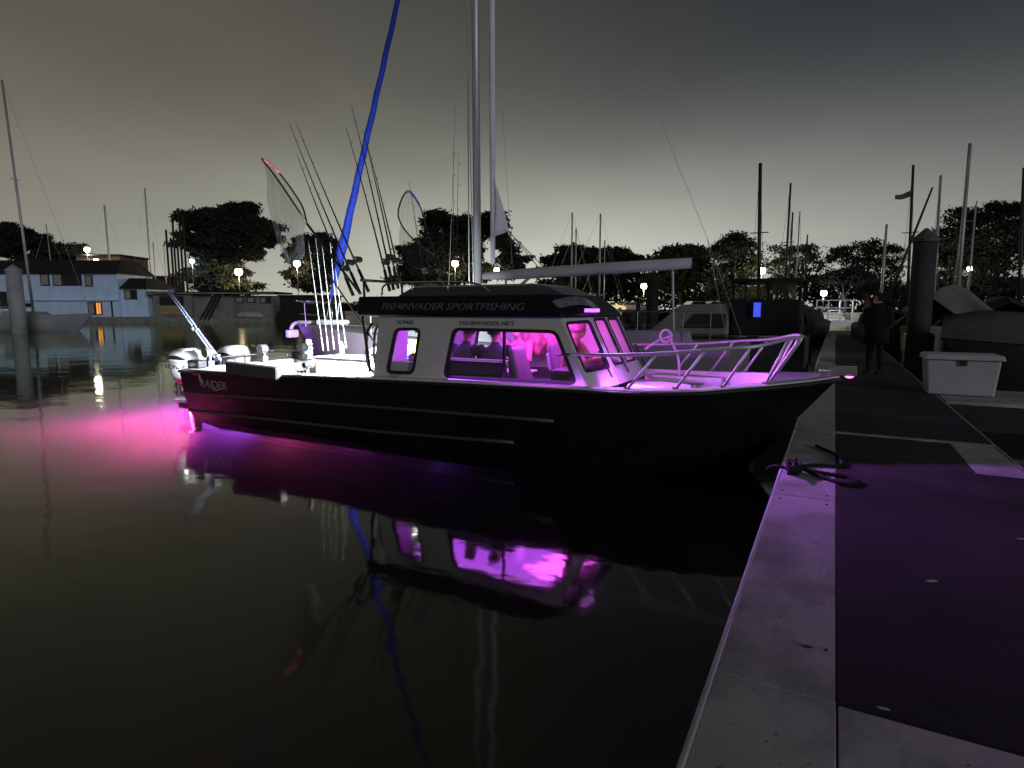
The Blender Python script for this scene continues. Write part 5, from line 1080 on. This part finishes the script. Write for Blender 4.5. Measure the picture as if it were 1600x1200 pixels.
MB().hexa([P(-3.6, -1.30, 1.42), P(-2.5, -1.30, 1.42), P(-2.5, -1.22, 1.42), P(-3.6, -1.22, 1.42), P(-3.3, -1.21, 1.78), P(-2.5, -1.21, 1.78), P(-2.5, -1.13, 1.78), P(-3.3, -1.13, 1.78)]).build('window', DPANE, t)
MB().hexa([P(-2.36, -1.28, 1.24), P(-.72, -1.2, 1.24), P(-.72, 1.15, 1.24), P(-2.36, 1.25, 1.24), P(-2.34, -1.24, 2.14), P(-.78, -1.16, 2.14), P(-.78, 1.12, 2.14), P(-2.34, 1.22, 2.14)]).build('canopy_skirt', BLKC, t, bevel=.04)
MB().hexa([P(-2.46, -1.30, 2.60), P(-.66, -1.22, 2.58), P(-.66, 1.2, 2.58), P(-2.46, 1.28, 2.60), P(-2.36, -1.18, 2.68), P(-.74, -1.12, 2.66), P(-.74, 1.1, 2.66), P(-2.36, 1.15, 2.68)]).build('canopy_top', BLKC, t, bevel=.03)
for x in (-2.34, -1.5, -.78):
    for y in (-1.18, 1.14): MB().tube([P(x, y, 2.10), P(x, y, 2.62)], .04, 6).build('canopy_post', BLKC, t)
for x0, x1 in ((-2.28, -1.56), (-1.44, -.84)): MB().hexa([P(x0, -1.19, 2.15), P(x1, -1.18, 2.15), P(x1, -1.17, 2.15), P(x0, -1.18, 2.15), P(x0, -1.19, 2.59), P(x1, -1.18, 2.59), P(x1, -1.17, 2.59), P(x0, -1.18, 2.59)]).build('canopy_window', GLASS('clear_vinyl', (.75, .75, .70)), t)
s_ = aty(1183, 484, 16.27); MB().box(s_, (.17, .02, .36), rz=.1).build('chart_screen', EM('blue_screen', (.08, .12, 1.0), .7), t)
MB().tube([P(-9.3, -.3, 1.5), P(-8.6, -.9, 1.9), P(-6.5, -1.45, 1.9), P(-4.9, -1.5, 1.85)], .018, 6).build('bow_rail', STEEL, t)
t, P = powerboat('grey covered motorboat at the right edge beyond the dock box', (6.0, 17.2), math.pi, 7.5, 2.6, 1.05, GB)
mb = MB(); rr = hull_rings(P, 7.5, 2.6, 1.05, .12, .95)
mb.loft([[q[0] + Vector((0, 0, .02)), q[0].lerp(q[-1], .3) + Vector((0, 0, .22 + .3 * math.sin(i * .6) ** 2)), q[0].lerp(q[-1], .5) + Vector((0, 0, .34 + .4 * math.sin(i * .55) ** 2)), q[0].lerp(q[-1], .7) + Vector((0, 0, .22 + .3 * math.sin(i * .6) ** 2)), q[-1] + Vector((0, 0, .02))] for i, q in enumerate(rr)], False, False); mb.build('tarpaulin', M('grey_tarpaulin', (.10, .10, .11), .8, 0, .2, 3, .4), t, smooth=True)
t, P = powerboat('dark motorboat with navy canvas tent at the right edge', (7.6, 22.5), math.pi, 9.5, 3.0, 1.3, DHULL)
mb = MB(); mb.hexa([P(-4, -1.3, 1.3), P(2.6, -1.2, 1.3), P(2.6, 1.2, 1.3), P(-4, 1.3, 1.3), P(-3.6, -.9, 2.25), P(1.6, -.7, 2.3), P(1.6, .7, 2.3), P(-3.6, .9, 2.25)]); mb.build('canvas_tent', M('navy_canvas', (.012, .013, .03), .9, 0, .3, 3, .4), t, bevel=.15)
mb = MB(); mb.hexa([P(-2.2, -1.0, 2.2), P(-1.2, -1.0, 2.2), P(-1.2, 1, 2.2), P(-2.2, 1, 2.2), P(-2.1, -.9, 3.4), P(-1.3, -.9, 3.4), P(-1.3, .9, 3.4), P(-2.1, .9, 3.4)]); mb.build('tower_cover', M('navy_canvas', (.012, .013, .03), .9, 0, .3, 3, .4), t, bevel=.1)
# sailboat under a boom tent, bow towards the dock
t = thing('sailboat', 'small sailboat under a pale sloping boom tent beside the capped piling', 'sailboat', (3.4, 24.0, 0), 'sailboats moored in the background')
P = local(Vector((3.4, 25.2, 0)), Vector((-.35, -.94, 0)), Vector((.94, -.35, 0)))
MB().loft(hull_rings(P, 7.5, 2.3, 1.25, .14, .8), False, False).build('hull', M('grey_boat_hull', (.16, .155, .145), .5), t, smooth=True)
TENT = M('pale_boom_tent', (.15, .148, .14), .85, 0, .2, 2, .4); mb = MB()
mb.loft([[P(x, -1.25, 1.25), P(x, -.7, 1.25 + .6 * h_), P(x, 0, 1.25 + 1.35 * h_), P(x, .7, 1.25 + .6 * h_), P(x, 1.25, 1.25)] for x, h_ in ((-3.4, .9), (-2, 1.05), (-.5, 1.1), (1.0, 1.0), (2.0, .75))], False, False); mb.build('boom_tent', TENT, t, solid=.02)
# lit pier railing on the shore
PIERW = M('white_pier_paint', (.70, .72, .74), .5)
o = ground(1305, 56, 0); P = local(o, RX, FW); s = 56 / F; t = thing('pier_railing', 'white pier with railings lit by the cool white lamp', 'pier', o, None); zb = H + (HY - 500) * s
MB().hexa([P(-1.8, 0, zb - .5), P(1.8, 0, zb - .5), P(1.8, 2, zb - .5), P(-1.8, 2, zb - .5), P(-1.8, 0, zb), P(1.8, 0, zb), P(1.8, 2, zb), P(-1.8, 2, zb)]).build('pier_deck', PIERW, t)
for x in (-1.7, -.6, .5, 1.7): MB().box(P(x, .1, zb + .95), (.10, .10, 1.9), rz=HEAD).build('post', PIERW, t)
for z in (.55, 1.15, 1.85): MB().box(P(0, .1, zb + z), (3.5, .07, .09), rz=HEAD).build('rail', PIERW, t)
MB().tube([P(-.9, .5, zb), P(-.2, .5, zb + .9), P(.8, .5, zb + .9), P(1.2, .5, zb)], .06, 6).build('ramp_frame', PIERW, t)
# parked cars by the warm lamp
def car(label, px, d, col, rz):
    o = ground(px, d, LZ); fx = RX * math.cos(rz) + FW * math.sin(rz); fy = FW * math.cos(rz) - RX * math.sin(rz); P = local(o, fx, fy); t = thing('parked_car', label, 'car', o, 'cars parked along the shore')
    prof = [(-2.15, .35), (-2.2, .75), (-1.9, .95), (-1.45, 1.0), (-.9, 1.42), (.55, 1.44), (1.15, 1.02), (1.95, .88), (2.2, .65), (2.15, .35)]
    MB().loft([[P(x, y, LZ + z) for x, z in prof] for y in (-.85, .85)]).build('body', M('car_paint_%d' % px, col, .3), t, bevel=.08)
    for x0, x1 in ((-.85, -.05), (.02, .8)): MB().hexa([P(x0 - .2, -.862, LZ + 1.0), P(x1, -.862, LZ + 1.0), P(x1, -.85, LZ + 1.0), P(x0 - .2, -.85, LZ + 1.0), P(x0, -.862, LZ + 1.34), P(x1 - .1, -.862, LZ + 1.34), P(x1 - .1, -.85, LZ + 1.34), P(x0, -.85, LZ + 1.34)]).build('window', DPANE, t)
    for x in (-1.35, 1.35):
        for y in (-.8, .8): MB().tube([P(x, y - .1, LZ + .33), P(x, y + .1, LZ + .33)], .33, 12).build('wheel', RUBBER, t)
    return t
car('pale car parked left of the warm lamp by the seawall', 950, 78, (.5, .45, .3), .1); car('dark car parked beyond the warm lamp', 985, 80, (.06, .06, .07), .0); car('silver car parked right of the black piling', 1088, 74, (.4, .4, .4), .2); car('white car parked under the pine left of the canopy boat', 1118, 76, (.6, .6, .6), .1)

for lab, px, d, ln, m, an in (('small white skiff moored by the seawall left of the black piling', 975, 58, 5.0, YHULL, .5), ('dark skiff moored right of the black piling', 1044, 52, 5.5, DHULL, .9), ('pale open motorboat moored below the silver car', 1078, 56, 6.0, YHULL, .3)):
    g_ = ground(px, d, 0); powerboat(lab, (g_.x, g_.y), HEAD + an, ln, ln * .36, .75, m, 'small boats moored along the seawall')

DKB = M('unlit_dark_boat', (.035, .035, .04), .5, 0, .25, 2); DKC = M('dark_boat_cover', (.02, .02, .026), .9, 0, .3, 3, .3)
for lab, px, d, ln, fb, m, an, top in (
        ('dark covered motorboat moored behind the standing person', 1372, 30, 7.0, 1.1, DKB, 1.2, 1.2), ('dim grey cruiser behind the capped piling', 1462, 27, 8.0, 1.3, GB, 1.0, 1.1),
        ('dark boat with a low cover left of the pier railing', 1262, 36, 7.5, 1.1, DKB, .9, 1.3), ('dim boat moored beyond the canopy of the cruiser', 1120, 34, 8.0, 1.2, GB, .3, 1.0),
        ('dark motorboat below the warm lamp by the seawall', 1030, 40, 7.0, 1.0, DKB, .2, 1.0), ('dark covered boat at the far right under the cypress', 1548, 30, 8.5, 1.3, DKB, 1.1, 1.5)):
    g_ = ground(px, d, 0); t, P = powerboat(lab, (g_.x, g_.y), HEAD + an, ln, ln * .33, fb, m, 'dim boats moored between the dock and the shore')
    b_ = ln * .33 * .40
    mb = MB(); mb.loft([[P(x * ln, -b_ * k, fb * .92), P(x * ln, -b_ * k * .8, fb + .5 * top * k), P(x * ln, 0, fb + .8 * top * k), P(x * ln, b_ * k * .8, fb + .5 * top * k), P(x * ln, b_ * k, fb * .92)] for x, k in ((-.42, .75), (-.3, 1.0), (-.05, 1.0), (.12, .85), (.26, .35))], False, False); mb.build('boat_cover', DKC, t, solid=.02)
    MB().tube([P(ln * .2, -b_ * .9, fb), P(ln * .22, -b_ * .8, fb + .6), P(ln * .42, -b_ * .3, fb + .7), P(ln * .47, 0, fb + .72)], .02, 6).build('bow_rail', RAILM, t)
